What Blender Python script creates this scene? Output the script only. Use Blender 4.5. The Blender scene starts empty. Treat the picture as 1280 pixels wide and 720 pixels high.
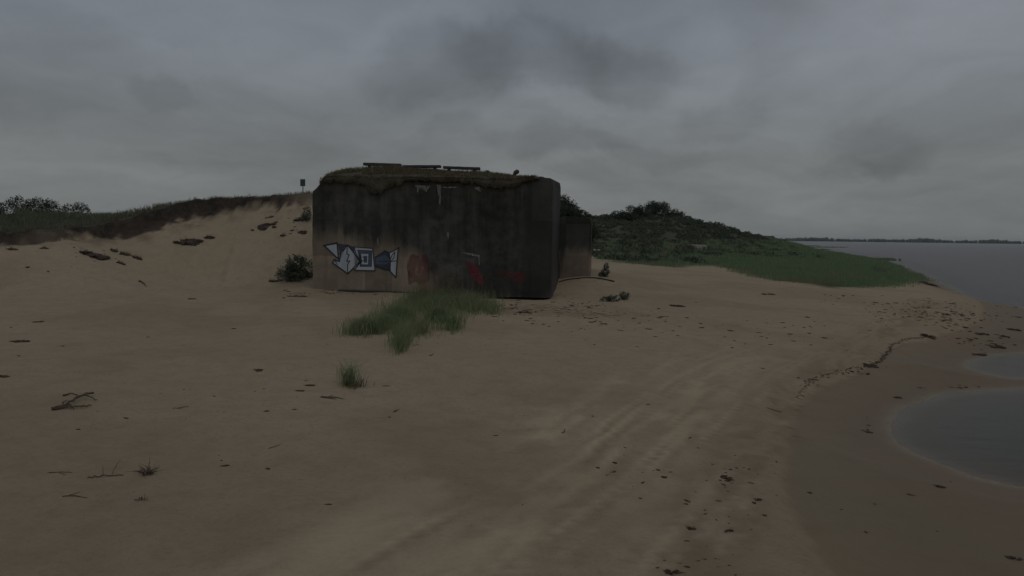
import bpy, bmesh, math, random
import numpy as np
from mathutils import Vector, Matrix, Euler

random.seed(7)
rng = np.random.default_rng(11)
SC = bpy.context.scene
COL = SC.collection

# ------------------------------------------------------------------ camera
CAM = np.array([0.0, 0.0, 3.5])
HFOV = math.radians(66)
FPX = 640 / math.tan(HFOV / 2)
PITCH, ROLL = math.radians(3.72), math.radians(0.72)
RM = Euler((math.pi / 2 - PITCH, 0, 0)).to_matrix() @ Matrix.Rotation(ROLL, 3, 'Z')
RN = np.array(RM)
cd = bpy.data.cameras.new('camera')
cam = bpy.data.objects.new('camera', cd)
COL.objects.link(cam)
cam.location = CAM
cam.rotation_euler = RM.to_euler()
cd.sensor_width = 36
cd.angle = HFOV
cd.clip_start = 0.05
cd.clip_end = 20000
SC.camera = cam


def ray(px, py):
    d = RN @ np.array([(px - 640) / FPX, (360 - py) / FPX, -1.0])
    return d / np.linalg.norm(d)


def project(p):
    q = RN.T @ (np.asarray(p, float) - CAM)
    return 640 + FPX * q[0] / -q[2], 360 - FPX * q[1] / -q[2]


def at(px, py, Y):
    d = ray(px, py)
    return CAM + d * (Y / d[1])


# ------------------------------------------------------------------ noise
def _hash(ix, iy, seed):
    n = (ix.astype(np.int64) * 374761393 + iy.astype(np.int64) * 668265263 + seed * 1442695041) & 0xffffffff
    n = ((n ^ (n >> 13)) * 1274126177) & 0xffffffff
    n = n ^ (n >> 16)
    return (n & 0xffff) / 65535.0


def vnoise(x, y, seed=0):
    x = np.asarray(x, float); y = np.asarray(y, float)
    ix = np.floor(x); iy = np.floor(y)
    fx = x - ix; fy = y - iy
    fx = fx * fx * (3 - 2 * fx); fy = fy * fy * (3 - 2 * fy)
    a = _hash(ix, iy, seed); b = _hash(ix + 1, iy, seed)
    c = _hash(ix, iy + 1, seed); d = _hash(ix + 1, iy + 1, seed)
    return (a * (1 - fx) + b * fx) * (1 - fy) + (c * (1 - fx) + d * fx) * fy


def fbm(x, y, oct=4, seed=0):
    s = 0; a = 0.5; t = 0
    for k in range(oct):
        s = s + a * vnoise(np.asarray(x) * 2 ** k + 17.3 * k, np.asarray(y) * 2 ** k - 9.1 * k, seed + k)
        t += a; a *= 0.5
    return s / t


def sstep(a, b, x):
    t = np.clip((np.asarray(x, float) - a) / (b - a), 0, 1)
    return t * t * (3 - 2 * t)


def polyd(X, Y, pts):
    """distance to a polyline, signed + on its left, with the values carried by its points"""
    X = np.asarray(X, float); Y = np.asarray(Y, float)
    best = np.full(X.shape, 1e18); sg = np.zeros(X.shape)
    nv = len(pts[0]) - 2
    val = [np.zeros(X.shape) for _ in range(nv)]
    al = np.zeros(X.shape); crb = np.zeros(X.shape); acc = 0
    for a, b in zip(pts[:-1], pts[1:]):
        ex, ey = b[0] - a[0], b[1] - a[1]
        L2 = ex * ex + ey * ey
        t = np.clip(((X - a[0]) * ex + (Y - a[1]) * ey) / L2, 0, 1)
        dx = X - a[0] - t * ex; dy = Y - a[1] - t * ey
        d2 = dx * dx + dy * dy
        cr = (ex * dy - ey * dx) / math.sqrt(L2)
        tie = np.abs(d2 - best) <= 1e-7 * (best + 1e-6)                # same corner point: the segment seen less edge-on decides the side
        m = (d2 < best) & ~tie
        sw = m | (tie & (np.abs(cr) > np.abs(crb)))
        best = np.where(m, d2, best)
        sg = np.where(sw, np.where(cr >= 0, 1.0, -1.0), sg)
        crb = np.where(sw, cr, crb)
        al = np.where(m, acc + t * math.sqrt(L2), al)
        for k in range(nv):
            val[k] = np.where(m, a[2 + k] + t * (b[2 + k] - a[2 + k]), val[k])
        acc += math.sqrt(L2)
    return np.sqrt(best) * sg, al, val


def inpoly(X, Y, pts):
    X = np.asarray(X, float); Y = np.asarray(Y, float)
    r = np.zeros(X.shape, bool)
    n = len(pts)
    for i in range(n):
        x0, y0 = pts[i]; x1, y1 = pts[(i + 1) % n]
        c = (y0 > Y) != (y1 > Y)
        xi = (x1 - x0) * (Y - y0) / ((y1 - y0) if y1 != y0 else 1e-9) + x0
        r ^= c & (X < xi)
    return r


def spline(pts, n=6):
    """Catmull-Rom through points"""
    P = [np.array(p, float) for p in pts]
    P = [2 * P[0] - P[1]] + P + [2 * P[-1] - P[-2]]
    out = []
    for i in range(1, len(P) - 2):
        for k in range(n):
            t = k / n
            out.append(0.5 * (2 * P[i] + (P[i + 1] - P[i - 1]) * t + (2 * P[i - 1] - 5 * P[i] + 4 * P[i + 1] - P[i + 2]) * t * t
                              + (3 * P[i] - P[i - 1] - 3 * P[i + 1] + P[i + 2]) * t ** 3))
    out.append(P[-2])
    return [tuple(o) for o in out]


def zplane(px, py, z):
    d = ray(px, py)
    t = (z - CAM[2]) / d[2]
    return tuple((CAM + d * t)[:2])


# ------------------------------------------------------------------ terrain lines
WR = spline([(1.5, -8), (2.4, 2), (3.0, 7)] + [zplane(*q, .36) for q in
            [(983, 600), (992, 545), (1000, 500), (1040, 472), (1095, 455), (1125, 430), (1170, 420), (1225, 405)]]
            + [(24, 40), (26.5, 46), (29, 54)], 4) + [zplane(*q, .2) for q in [(1148, 355), (1128, 344), (1110, 336.5), (1092, 331), (1066, 325), (1040, 320), (1000, 313.5)]] + [(140, 700), (140, 9000)]
SH = spline([(9, -8), (9.8, 2), (10.8, 8), (14.5, 16), (18, 22), (22, 30), (25, 36)] + [zplane(*q, 0) for q in
            [(1283, 385), (1235, 379), (1207, 371), (1190, 361), (1166, 351)]], 4) + [zplane(*q, 0) for q in [(1145, 340), (1128, 333), (1110, 327), (1086, 322), (1060, 317.3), (1015, 311.6)]] + [(160, 700), (160, 9000)]
POOL1 = [zplane(*q, 0) for q in [(1460, 478), (1280, 485), (1225, 488), (1190, 491), (1160, 498), (1132, 509), (1112, 526),
         (1110, 540), (1122, 553), (1146, 566), (1180, 581), (1215, 594), (1260, 606), (1330, 616), (1460, 600)]]
POOL2 = [zplane(*q, 0) for q in [(1460, 430), (1280, 441), (1240, 445), (1214, 453), (1212, 461), (1235, 468), (1265, 473), (1460, 470)]]
# lip of the left dune: x, y, z, scarp height, slope, rise behind
LIP = spline([(-60, 30, 3.0, .5, .35, 1.0), (-32, 34, 3.25, .5, .35, .9), (-23.4, 36, 3.4, .5, .27, .95), (-21.8, 37, 3.55, .42, .29, .95),
              (-20.2, 39, 3.85, .6, .38, .8), (-18.3, 41, 4.7, .7, .45, .3), (-17, 42, 5.2, .72, .5, .05), (-14.8, 43, 5.45, .6, .54, .0),
              (-12.7, 43, 5.6, .5, .57, 0), (-11.1, 43, 5.7, .4, .58, 0), (-8, 43, 5.75, .45, .6, 0), (-4, 43.6, 5.6, .3, .6, 0),
              (-.5, 46, 4.8, .3, .6, 0), (.2, 52, 3.4, .2, .5, 0), (0, 62, 2.2, .1, .4, 0), (-2, 80, 1.6, .1, .3, 0)], 4)
HILL = [(-120, 100, 4), (-40, 105, 4.5), (-15, 110, 5), (0, 115, 5), (12, 120, 5.4), (15.8, 130, 5.7), (22.7, 140, 6.9), (28.2, 150, 7.4), (34.6, 157, 5.6),
        (46, 176, 5.0), (70, 230, 4.3), (87, 270, 2.9), (98, 310, 1.2), (104, 400, .6)]
TRK = spline([(-1.5, 3), (-.3, 5.6), (.55, 7.4), (1.75, 9.9), (3.2, 13.2), (5.2, 17.5), (8.3, 22), (13, 29), (19, 38)], 6)

BF0 = np.array([-8.75, 34.45]); BF1 = np.array([1.68, 33.35])      # front foot of the bunker
BU = (BF1 - BF0) / np.linalg.norm(BF1 - BF0)
BN = np.array([-BU[1], BU[0]])                                      # into the bunker
BL = float(np.linalg.norm(BF1 - BF0))


def bloc(X, Y):
    dx = X - BF0[0]; dy = Y - BF0[1]
    return dx * BU[0] + dy * BU[1], dx * BN[0] + dy * BN[1]


def smax(a, b, k):
    h = np.clip(.5 + .5 * (a - b) / k, 0, 1)
    return b + (a - b) * h + k * h * (1 - h)


def height(X, Y, full=False, rough=True):
    X = np.asarray(X, float); Y = np.asarray(Y, float)
    sW, aW, _ = polyd(X, Y, WR)
    sS, _, _ = polyd(X, Y, SH)
    n1 = fbm(X * .22, Y * .22, 3, 3) - .5
    inl = .36 + .06 * sstep(0, .25, sW) + .5 * (1 - np.exp(-np.maximum(sW, 0) / 4.5)) + .1 * sstep(4, 16, sW) + .12 * n1 * sstep(0, 4, sW)
    t = np.clip(-sW / (np.maximum(-sW, 0) + np.maximum(sS, 0) + 1e-6), 0, 1)
    mid = .36 * (1 - t) ** 1.25
    sea = np.maximum(-.05 * -sS, -3.0)
    sW = np.where(sS < 0, np.minimum(sW, -3.0), sW)
    h = np.where(sS < 0, sea, np.where(sW >= 0, inl, mid))
    wet = (.8 * sstep(.08, -.05, sW + .3 * (fbm(X * .9, Y * .9, 4, 8) - .5)) + .2 * sstep(.1, -1.6, sW))
    rim = np.zeros(X.shape)
    pd = np.full(X.shape, 9.0)
    for P in (POOL1, POOL2):
        d, _, _ = polyd(X, Y, P + [P[0]])
        d = np.where(inpoly(X, Y, P), -np.abs(d), np.abs(d))
        d = d + .22 * (fbm(X * 1.3, Y * 1.3, 3, 5) - .5)
        pd = np.minimum(pd, d)
    cut = np.where(pd > 0, pd * .05 + .055 * pd * pd, np.maximum(pd * .045, -.3))
    h = np.minimum(h, np.where(pd < 4, cut, 9))
    rim = np.exp(-((pd + .06) / .24) ** 2) * (.4 + .9 * fbm(X * 2.2, Y * 2.2, 3, 7)) + .8 * 1.2 * np.exp(-((sS - .12) / .4) ** 2) * (Y > 38) * sstep(.42, .6, fbm(X * .5, Y * .5, 3, 6))
    # right back dune ridge
    dH, _, (hz,) = polyd(X, Y, HILL)
    front = dH < 0
    g = np.where(front, np.exp(-(dH / 21.0) ** 2), np.exp(-(dH / 60.0) ** 2))
    hill = (hz - .9) * g * (1 + .22 * (fbm(X * .09, Y * .09, 3, 21) - .5))
    h = h + np.maximum(hill, 0) * sstep(-2, 12, sW)
    # sand that rises to the annex on the right of the bunker
    h = h + .78 * np.exp(-((X - 4.2) / 3.2) ** 2 - ((Y - 42.5) / 4.5) ** 2)
    # left dune
    dL, aL, (lz, sc, sl, ri) = polyd(X, Y, LIP)
    wob = .75 * (fbm(aL * .35, dL * .1, 3, 31) - .5) + .5 * (fbm(X * 1.1, Y * 1.1, 3, 33) - .5)
    df = -dL + wob                                                   # + in front of the lip
    fr = lz - sc * sstep(-.05, .55, df) - sl * np.maximum(df - .3, 0) - .02 * np.maximum(df, 0)
    bowl = .45 * np.exp(-((X + 12.5) / 2.2) ** 2 - ((Y - 38.5) / 3) ** 2)
    fr = fr - bowl
    bk = lz + ri * sstep(1, 14, -df) - np.clip(lz - 3.9, 0, 2) * .7 * sstep(.8, 8, -df) + .25 * (fbm(X * .3, Y * .3, 3, 35) - .5) * sstep(.3, 2, -df) - .015 * np.maximum(-df - 14, 0)
    dune = np.where(df > 0, fr, np.maximum(bk, 1.5))
    dune = np.where(X > -60, dune, np.maximum(dune, 0))
    h = np.where(dune > h - 1.2, smax(dune, h, .5), h)
    tw = .12 + .8 * sc
    turf = sstep(tw + .16, tw - .12, df + 1.1 * (fbm(X * .9, Y * .9, 4, 37) - .5) + .8 * (fbm(X * 3.2, Y * 3.2, 3, 38) - .5)) * sstep(-.35, -.1, df) * sstep(.25, .5, sc)
    turf = np.maximum(turf, .5 * sstep(tw + 1.1, tw - .1, df + 1.5 * (fbm(X * 1.3, Y * 1.3, 4, 39) - .5)) * sstep(-.35, -.1, df) * sstep(.4, .62, fbm(X * 1.9, Y * 1.9, 4, 40)) * sstep(.25, .5, sc))
    green = sstep(-.05, -.5, df)
    # drift and scour round the bunker
    u, n = bloc(X, Y)
    scour = np.exp(-(np.minimum(n, 0) / 1.0) ** 2) * sstep(6.7, 7.4, u) * sstep(10.9, 10.0, u) * (n < 1.5)
    h = h - .16 * scour
    drift = np.exp(-(np.minimum(n, 0) / 1.6) ** 2) * sstep(2.5, -.5, u) * sstep(-3, -.5, u)
    h = h + .1 * drift
    if rough:
        dry = 1 - wet
        near = sstep(90, 40, Y)
        ds, as_, _ = polyd(X, Y, TRK)
        h = h + near * dry * (1 - green) * (.05 * (fbm(X * 1.1, Y * 1.1, 3, 41) - .5) + .028 * (fbm(X * 3.7, Y * 3.7, 3, 43) - .5) - .035 * sstep(.6, .74, fbm(X * 2.4, Y * 2.4, 2, 48)) * sstep(.42, .6, fbm(X * .35, Y * .35, 2, 49)))
        h = h + near * dry * .05 * (fbm(as_ * .55, ds * 3.2, 3, 45) - .5) * np.exp(-(ds / 1.5) ** 2)
        h = h + turf * .28 * (fbm(X * 2.6, Y * 2.6, 3, 47) - .5) * near
    if full:
        return h, dict(wet=wet, rim=rim, turf=turf, green=green, sW=sW, sS=sS, pd=pd, hill=hill, df=df, dH=dH)
    return h


def ground(px, py, tmax=900):
    d = ray(px, py)
    t = np.concatenate([np.arange(3, 60, .06), np.geomspace(60, tmax, 900)])
    P = CAM[None] + d[None] * t[:, None]
    k = np.nonzero(P[:, 2] < np.maximum(height(P[:, 0], P[:, 1]), -.001))[0]
    i = k[0] if len(k) else len(t) - 1
    return P[i]


# sand / green boundary on the right, taken to the ground
BND_PX = [(640, 314), (700, 318), (740, 322), (800, 326), (850, 329), (880, 332), (915, 338), (940, 346), (965, 351), (1000, 354), (1030, 360), (1050, 361), (1075, 359), (1100, 359),
          (1140, 354), (1157, 351)]
BND = [zplane(*q, 1.45) if q[0] < 860 else tuple(ground(*q)[:2]) for q in BND_PX]
BND = [(-200, 92), (-30, 90)] + [b for b in BND] + [zplane(*q, 0) for q in [(1170, 351), (1149, 340), (1114, 327), (1064, 317.3), (1019, 311.6)]] + [(170, 700)]


# ------------------------------------------------------------------ node helper
class NT:
    def __init__(s, tree): s.t = tree; s.n = tree.nodes; s.l = tree.links
    def new(s, kind, **kw):
        n = s.n.new(kind)
        for k, v in kw.items(): setattr(n, k, v)
        return n
    def put(s, sock, v):
        if v is None: return
        if isinstance(v, bpy.types.NodeSocket): s.l.new(v, sock)
        elif isinstance(v, (tuple, list)) and len(v) == 3 and sock.type == 'RGBA': sock.default_value = (*v, 1)
        else: sock.default_value = v
    def m(s, op, a, b=None, c=None, clamp=False):
        n = s.new('ShaderNodeMath', operation=op, use_clamp=clamp)
        for i, v in enumerate((a, b, c)): s.put(n.inputs[i], v)
        return n.outputs[0]
    def vm(s, op, a, b=None, out=0):
        n = s.new('ShaderNodeVectorMath', operation=op)
        s.put(n.inputs[0], a); s.put(n.inputs[1], b)
        return n.outputs[out]
    def mix(s, f, a, b, blend='MIX'):
        n = s.new('ShaderNodeMix', data_type='RGBA', blend_type=blend)
        s.put(n.inputs[0], f); s.put(n.inputs[6], a); s.put(n.inputs[7], b)
        return n.outputs[2]
    def noise(s, vec, scale, detail=4, rough=.55, dist=0, out=0):
        n = s.new('ShaderNodeTexNoise')
        s.put(n.inputs['Vector'], vec); n.inputs['Scale'].default_value = scale
        n.inputs['Detail'].default_value = detail; n.inputs['Roughness'].default_value = rough; n.inputs['Distortion'].default_value = dist
        return n.outputs[out]
    def step(s, v, a, b):
        n = s.new('ShaderNodeMapRange', interpolation_type='SMOOTHSTEP')
        s.put(n.inputs[0], v); n.inputs[1].default_value = a; n.inputs[2].default_value = b
        return n.outputs[0]
    def lin(s, v, a, b, c, d):
        n = s.new('ShaderNodeMapRange')
        s.put(n.inputs[0], v)
        for i, q in enumerate((a, b, c, d)): n.inputs[1 + i].default_value = q
        return n.outputs[0]
    def scale(s, vec, sc): return s.vm('MULTIPLY', vec, sc)
    def coord(s, which='Object'): return s.new('ShaderNodeTexCoord').outputs[which]
    def xyz(s, v):
        n = s.new('ShaderNodeSeparateXYZ'); s.put(n.inputs[0], v); return n.outputs
    def comb(s, x, y, z):
        n = s.new('ShaderNodeCombineXYZ')
        for i, v in enumerate((x, y, z)): s.put(n.inputs[i], v)
        return n.outputs[0]
    def bump(s, h, strength=.5, dist=.02, normal=None):
        n = s.new('ShaderNodeBump'); s.put(n.inputs['Height'], h); s.put(n.inputs['Strength'], strength); s.put(n.inputs['Distance'], dist)
        s.put(n.inputs['Normal'], normal)
        return n.outputs[0]
    def attr(s, name, out='Fac'):
        n = s.new('ShaderNodeAttribute', attribute_name=name); return n.outputs[out]


def material(name):
    m = bpy.data.materials.new(name); m.use_nodes = True
    t = NT(m.node_tree); t.n.clear()
    o = t.new('ShaderNodeOutputMaterial')
    p = t.new('ShaderNodeBsdfPrincipled')
    t.l.new(p.outputs[0], o.inputs[0])
    return m, t, p, o


def simple(name, c1, c2, scale=6, rough=.85, bump=.3, dist=.01, detail=5, spec=.3, stretch=None):
    m, t, p, o = material(name)
    v = t.coord()
    if stretch: v = t.scale(v, stretch)
    n = t.noise(v, scale, detail, .6)
    n2 = t.noise(v, scale * 7, 3)
    t.put(p.inputs['Base Color'], t.mix(t.step(n, .32, .68), c1, c2))
    t.put(p.inputs['Roughness'], rough); t.put(p.inputs['Specular IOR Level'], spec)
    t.put(p.inputs['Normal'], t.bump(t.m('ADD', n, t.m('MULTIPLY', n2, .4)), bump, dist))
    return m


def leafmat(name, c1, c2, c3=None, rough=.6, trans=.25, scale=1.2):
    m, t, p, o = material(name)
    g = t.new('ShaderNodeNewGeometry').outputs['Random Per Island']
    v = t.coord()
    c = t.mix(g, c1, c2)
    n = t.step(t.noise(v, scale, 3), .4, .62)
    if c3 is not None: c = t.mix(t.m('MULTIPLY', n, .75), c, c3)
    t.put(p.inputs['Base Color'], c); t.put(p.inputs['Roughness'], rough); t.put(p.inputs['Specular IOR Level'], .2)
    tr = t.new('ShaderNodeBsdfTranslucent'); t.put(tr.inputs[0], c)
    mx = t.new('ShaderNodeMixShader'); mx.inputs[0].default_value = trans
    t.l.new(p.outputs[0], mx.inputs[1]); t.l.new(tr.outputs[0], mx.inputs[2]); t.l.new(mx.outputs[0], o.inputs[0])
    return m


# ------------------------------------------------------------------ sand
def make_sand():
    m, t, p, o = material('sand')
    v = t.coord()
    wet = t.attr('wet'); turf = t.attr('turf'); grn = t.attr('green'); trk = t.attr('track'); rim = t.attr('rim'); lit = t.attr('litter'); moist = t.attr('moist')
    nb = t.noise(v, .35, 4, .6); nm = t.noise(v, 2.3, 5, .6); nf = t.noise(v, 13, 6, .7); ng = t.noise(v, 75, 3, .75)
    dry = t.mix(t.step(nb, .35, .65), (.358, .28, .192), (.328, .262, .177))
    dry = t.mix(t.m('MULTIPLY', t.step(nm, .42, .66), .4), dry, (.275, .208, .135))
    dry = t.mix(t.m('MULTIPLY', t.step(nf, .48, .66), .45), dry, (.235, .182, .12))
    dry = t.mix(t.m('MULTIPLY', t.step(ng, .54, .7), .42), dry, (.15, .12, .088))
    dry = t.mix(t.m('MULTIPLY', trk, .95), dry, (.48, .38, .255))
    moistc = t.mix(t.step(nm, .3, .7), (.25, .188, .122), (.21, .158, .1))
    dry = t.mix(t.m('MULTIPLY', moist, .85), dry, moistc)
    w = t.mix(t.step(nb, .35, .65), (.165, .11, .066), (.15, .113, .064))
    w = t.mix(t.m('MULTIPLY', t.step(nm, .4, .7), .35), w, (.135, .09, .056))
    c = t.mix(wet, dry, w)
    c = t.mix(t.m('MULTIPLY', rim, t.m('MULTIPLY', t.step(nf, .3, .55), .55)), c, (.3, .26, .2))
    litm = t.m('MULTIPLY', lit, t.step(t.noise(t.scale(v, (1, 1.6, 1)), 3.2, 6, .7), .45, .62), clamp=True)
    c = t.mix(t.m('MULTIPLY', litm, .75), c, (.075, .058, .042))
    ts = t.mix(t.step(nm, .35, .65), (.03, .026, .021), (.056, .043, .035))
    ts = t.mix(t.m('MULTIPLY', t.step(nf, .45, .7), .6), ts, (.018, .015, .012))
    ts = t.mix(t.m('MULTIPLY', t.step(t.noise(v, .9, 4, .6), .48, .66), .7), ts, (.08, .06, .047))
    c = t.mix(turf, c, ts)
    gs = t.mix(t.step(nm, .35, .65), (.036, .044, .027), (.062, .06, .038))
    c = t.mix(grn, c, gs)
    t.put(p.inputs['Base Color'], c)
    t.put(p.inputs['Roughness'], t.lin(wet, 0, 1, .95, .6)); t.put(p.inputs['Specular IOR Level'], t.lin(wet, 0, 1, .12, .2))
    rip = t.new('ShaderNodeTexWave', wave_type='BANDS', bands_direction='DIAGONAL')
    t.put(rip.inputs['Vector'], t.scale(v, (1, .55, .2))); rip.inputs['Scale'].default_value = 1.7
    rip.inputs['Distortion'].default_value = 9; rip.inputs['Detail'].default_value = 3; rip.inputs['Detail Scale'].default_value = 1.3
    hh = t.m('ADD', t.m('MULTIPLY', nm, .6), t.m('ADD', t.m('MULTIPLY', nf, .45), t.m('MULTIPLY', ng, .12)))
    hh = t.m('ADD', hh, t.m('MULTIPLY', rip.outputs[1], .1))
    t.put(p.inputs['Normal'], t.bump(hh, t.lin(wet, 0, 1, 1.0, .14), .07))
    return m


MAT = {'sand': make_sand()}


def make_water():
    m, t, p, o = material('water')
    t.n.remove(p)
    v = t.coord()
    dep = t.attr('depth')
    w1 = t.noise(t.scale(v, (.8, 1.7, 1)), 1.1, 4, .6, .3); w2 = t.noise(t.scale(v, (.8, 1.6, 1)), 7, 3, .6)
    w3 = t.noise(t.scale(v, (.25, .9, 1)), .12, 3, .6)
    hgt = t.m('ADD', t.m('MULTIPLY', w1, .8), t.m('ADD', t.m('MULTIPLY', w2, .16), t.m('MULTIPLY', w3, 1.6)))
    nrm = t.bump(hgt, t.lin(t.attr('open'), 0, 1, .09, .62), .32)
    body = t.new('ShaderNodeBsdfDiffuse'); t.put(body.inputs[0], t.mix(t.attr('open'), (.06, .06, .046), (.085, .076, .068)))
    tr = t.new('ShaderNodeBsdfTransparent'); tr.inputs[0].default_value = (.8, .8, .74, 1)
    gl = t.new('ShaderNodeBsdfGlossy'); t.put(gl.inputs['Roughness'], t.lin(t.attr('open'), 0, 1, .1, .22)); t.put(gl.inputs['Normal'], nrm)
    fr = t.new('ShaderNodeFresnel'); fr.inputs[0].default_value = 1.33; t.put(fr.inputs['Normal'], nrm)
    a = t.new('ShaderNodeMixShader'); t.put(a.inputs[0], dep); t.l.new(tr.outputs[0], a.inputs[1]); t.l.new(body.outputs[0], a.inputs[2])
    b = t.new('ShaderNodeMixShader'); t.put(b.inputs[0], t.m('MULTIPLY', fr.outputs[0], t.lin(t.attr('open'), 0, 1, .62, .66))); t.l.new(a.outputs[0], b.inputs[1]); t.l.new(gl.outputs[0], b.inputs[2])
    t.l.new(b.outputs[0], o.inputs[0])
    return m


MAT['water'] = make_water()


# ------------------------------------------------------------------ mesh builders
def mesh_np(name, V, F, mat=None, attrs=None, smooth=False, slots=None, fmat=None):
    V = np.asarray(V, np.float32); F = np.asarray(F, np.int32)
    me = bpy.data.meshes.new(name)
    me.vertices.add(len(V)); me.vertices.foreach_set('co', V.ravel())
    k = F.shape[1]
    me.loops.add(F.size); me.loops.foreach_set('vertex_index', F.ravel())
    me.polygons.add(len(F)); me.polygons.foreach_set('loop_start', np.arange(0, F.size, k, dtype=np.int32))
    me.update(calc_edges=True)
    if smooth: me.polygons.foreach_set('use_smooth', np.ones(len(F), bool))
    for a, val in (attrs or {}).items():
        at_ = me.attributes.new(a, 'FLOAT', 'POINT'); at_.data.foreach_set('value', np.asarray(val, np.float32).ravel())
    if mat: me.materials.append(mat)
    me.validate()
    return me


def link(name, me, parent=None, loc=None):
    o = bpy.data.objects.new(name, me)
    COL.objects.link(o)
    if parent: o.parent = parent
    if loc is not None: o.location = loc
    return o


def tag(o, label=None, cat=None, group=None, kind=None):
    for k, v in (('label', label), ('category', cat), ('group', group), ('kind', kind)):
        if v: o[k] = v
    return o


def empty(name, loc, label, cat, group=None, rz=0):
    o = bpy.data.objects.new(name, None); COL.objects.link(o)
    o.location = loc; o.rotation_euler = (0, 0, rz); o.empty_display_size = .2
    return tag(o, label, cat, group)


# ------------------------------------------------------------------ ground sheet
def grow(start, stop, step0, g):
    out = []; s = step0; x = start
    while x < stop:
        x += s; s *= g; out.append(x)
    return out


ys = list(np.arange(3.0, 18, .11)) + list(np.arange(18, 32, .17)) + list(np.arange(32, 46, .2))
ys = sorted([3 - q for q in grow(0, 7000, .4, 1.22)] + ys + [46 + q for q in grow(-.2, 9000, .25, 1.035)])
xs = list(np.arange(-12, 14, .12)) 
xs = sorted([-12 - q for q in grow(0, 14, .15, 1.004)] + xs + [14 + q for q in grow(-.05, 18, .15, 1.004)])
xs = sorted([xs[0] - q for q in grow(0, 8500, .3, 1.12)] + xs + [xs[-1] + q for q in grow(0, 8500, .3, 1.1)])
GX, GY = np.meshgrid(np.array(xs), np.array(ys))
GZ, ZN = height(GX, GY, full=True)
nr, nc = GX.shape
idx = np.arange(nr * nc).reshape(nr, nc)
Q = np.stack([idx[:-1, :-1], idx[:-1, 1:], idx[1:, 1:], idx[1:, :-1]], -1).reshape(-1, 4)
bd, _, _ = polyd(GX, GY, BND)
bdn = bd + 5 * (fbm(GX * .12, GY * .12, 4, 61) - .5) * sstep(45, 90, GY) + 1.6 * (fbm(GX * .6, GY * .6, 3, 62) - .5)
green = np.maximum(ZN['green'], sstep(-.3, 1.6, bdn) * .92 * (GZ > .02))
farland = sstep(120, 200, GY) * (GX < 60)
green = np.maximum(green, farland)
XA, YA = np.array(xs), np.array(ys)


def hgrid(X, Y):
    """height read off the finished ground sheet"""
    X = np.asarray(X, float); Y = np.asarray(Y, float)
    i = np.clip(np.searchsorted(XA, X) - 1, 0, len(XA) - 2); j = np.clip(np.searchsorted(YA, Y) - 1, 0, len(YA) - 2)
    a = np.clip((X - XA[i]) / (XA[i + 1] - XA[i]), 0, 1); b = np.clip((Y - YA[j]) / (YA[j + 1] - YA[j]), 0, 1)
    return (GZ[j, i] * (1 - a) + GZ[j, i + 1] * a) * (1 - b) + (GZ[j + 1, i] * (1 - a) + GZ[j + 1, i + 1] * a) * b


height_exact = height


def height(X, Y, full=False):
    return height_exact(X, Y, True) if full else hgrid(X, Y)


ds, as_, _ = polyd(GX, GY, TRK)
trk = np.exp(-((ds - .25) / .75) ** 2) * sstep(.38, .58, .6 * fbm(as_ * .5, ds * 2.2, 4, 71) + .4 * fbm(as_ * 1.8, ds * 7, 3, 72)) + .8 * np.exp(-((ds - 1.7) / .5) ** 2) * sstep(.44, .6, .6 * fbm(as_ * .45, ds * 2.0, 4, 73) + .4 * fbm(as_ * 1.8, ds * 7, 3, 74))
rut = np.zeros(GX.shape); rdk = np.zeros(GX.shape)
for q, (o_, w_) in enumerate([(-2.1, .06), (-1.75, .05), (-1.35, .07), (-1.05, .05), (-.7, .04), (-.4, .06), (-.1, .08), (.2, .05), (.5, .06), (.85, .09), (1.15, .05), (1.5, .08), (1.9, .06)]):
    dd_ = ds - .62 * o_ - .3 * (fbm(as_ * .22, as_ * 0 + q, 3, 120 + q) - .5)
    on_ = sstep(.42, .58, fbm(as_ * .28, as_ * 0 + 7 * q, 3, 140 + q))
    rut = np.maximum(rut, np.exp(-(dd_ / w_) ** 2) * on_)
    rdk = np.maximum(rdk, np.exp(-((dd_ + 1.6 * w_) / (w_ * .9)) ** 2) * on_)
brk = .35 + .9 * fbm(as_ * 2.2, ds * 5, 3, 160)
trk = np.maximum(trk * .8, rut * brk)
trk = trk * sstep(26, 11, GY)
moist = np.exp(-((ds + 1.2) / .8) ** 2) * sstep(.4, .56, .6 * fbm(as_ * .6, ds * 3.5, 4, 75) + .4 * fbm(as_ * 2, ds * 9, 3, 76))
moist = np.maximum(moist, .8 * rdk * brk * sstep(26, 11, GY))
GZ += (.012 * rut - .014 * rdk) * brk * sstep(26, 11, GY) * (1 - ZN['wet'])
moist = np.maximum(moist, .4 * sstep(.5, .7, fbm(GX * .35 + .1 * GY, GY * .22, 4, 77)))
moist = np.maximum(moist, sstep(2.2, .4, ZN['sW']) * .45) * (1 - ZN['wet'])
lc = [ground(*q) for q in [(640, 388), (700, 385), (740, 392), (690, 372)]]
lit = np.zeros(GX.shape)
for c, (a, b) in zip(lc, [(1.8, 1.4), (1.9, 1.6), (1.8, 1.5), (1.2, 1.5)]):
    lit = np.maximum(lit, np.exp(-((GX - c[0]) / a) ** 2 - ((GY - c[1]) / b) ** 2))
ub, nbk = bloc(GX, GY)
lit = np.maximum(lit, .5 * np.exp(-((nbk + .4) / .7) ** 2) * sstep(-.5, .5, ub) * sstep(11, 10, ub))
lit = np.maximum(lit, .6 * np.exp(-((ZN['sS'] - .7) / .5) ** 2) * sstep(42, 50, GY) * sstep(80, 70, GY))
lit = np.maximum(lit, .9 * np.exp(-((ZN['sW'] - .03) / .12) ** 2) * sstep(8.5, 11, GY) * sstep(.35, .6, fbm(GX * .8, GY * .8, 3, 81)))
V = np.stack([GX, GY, GZ], -1).reshape(-1, 3)
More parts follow.
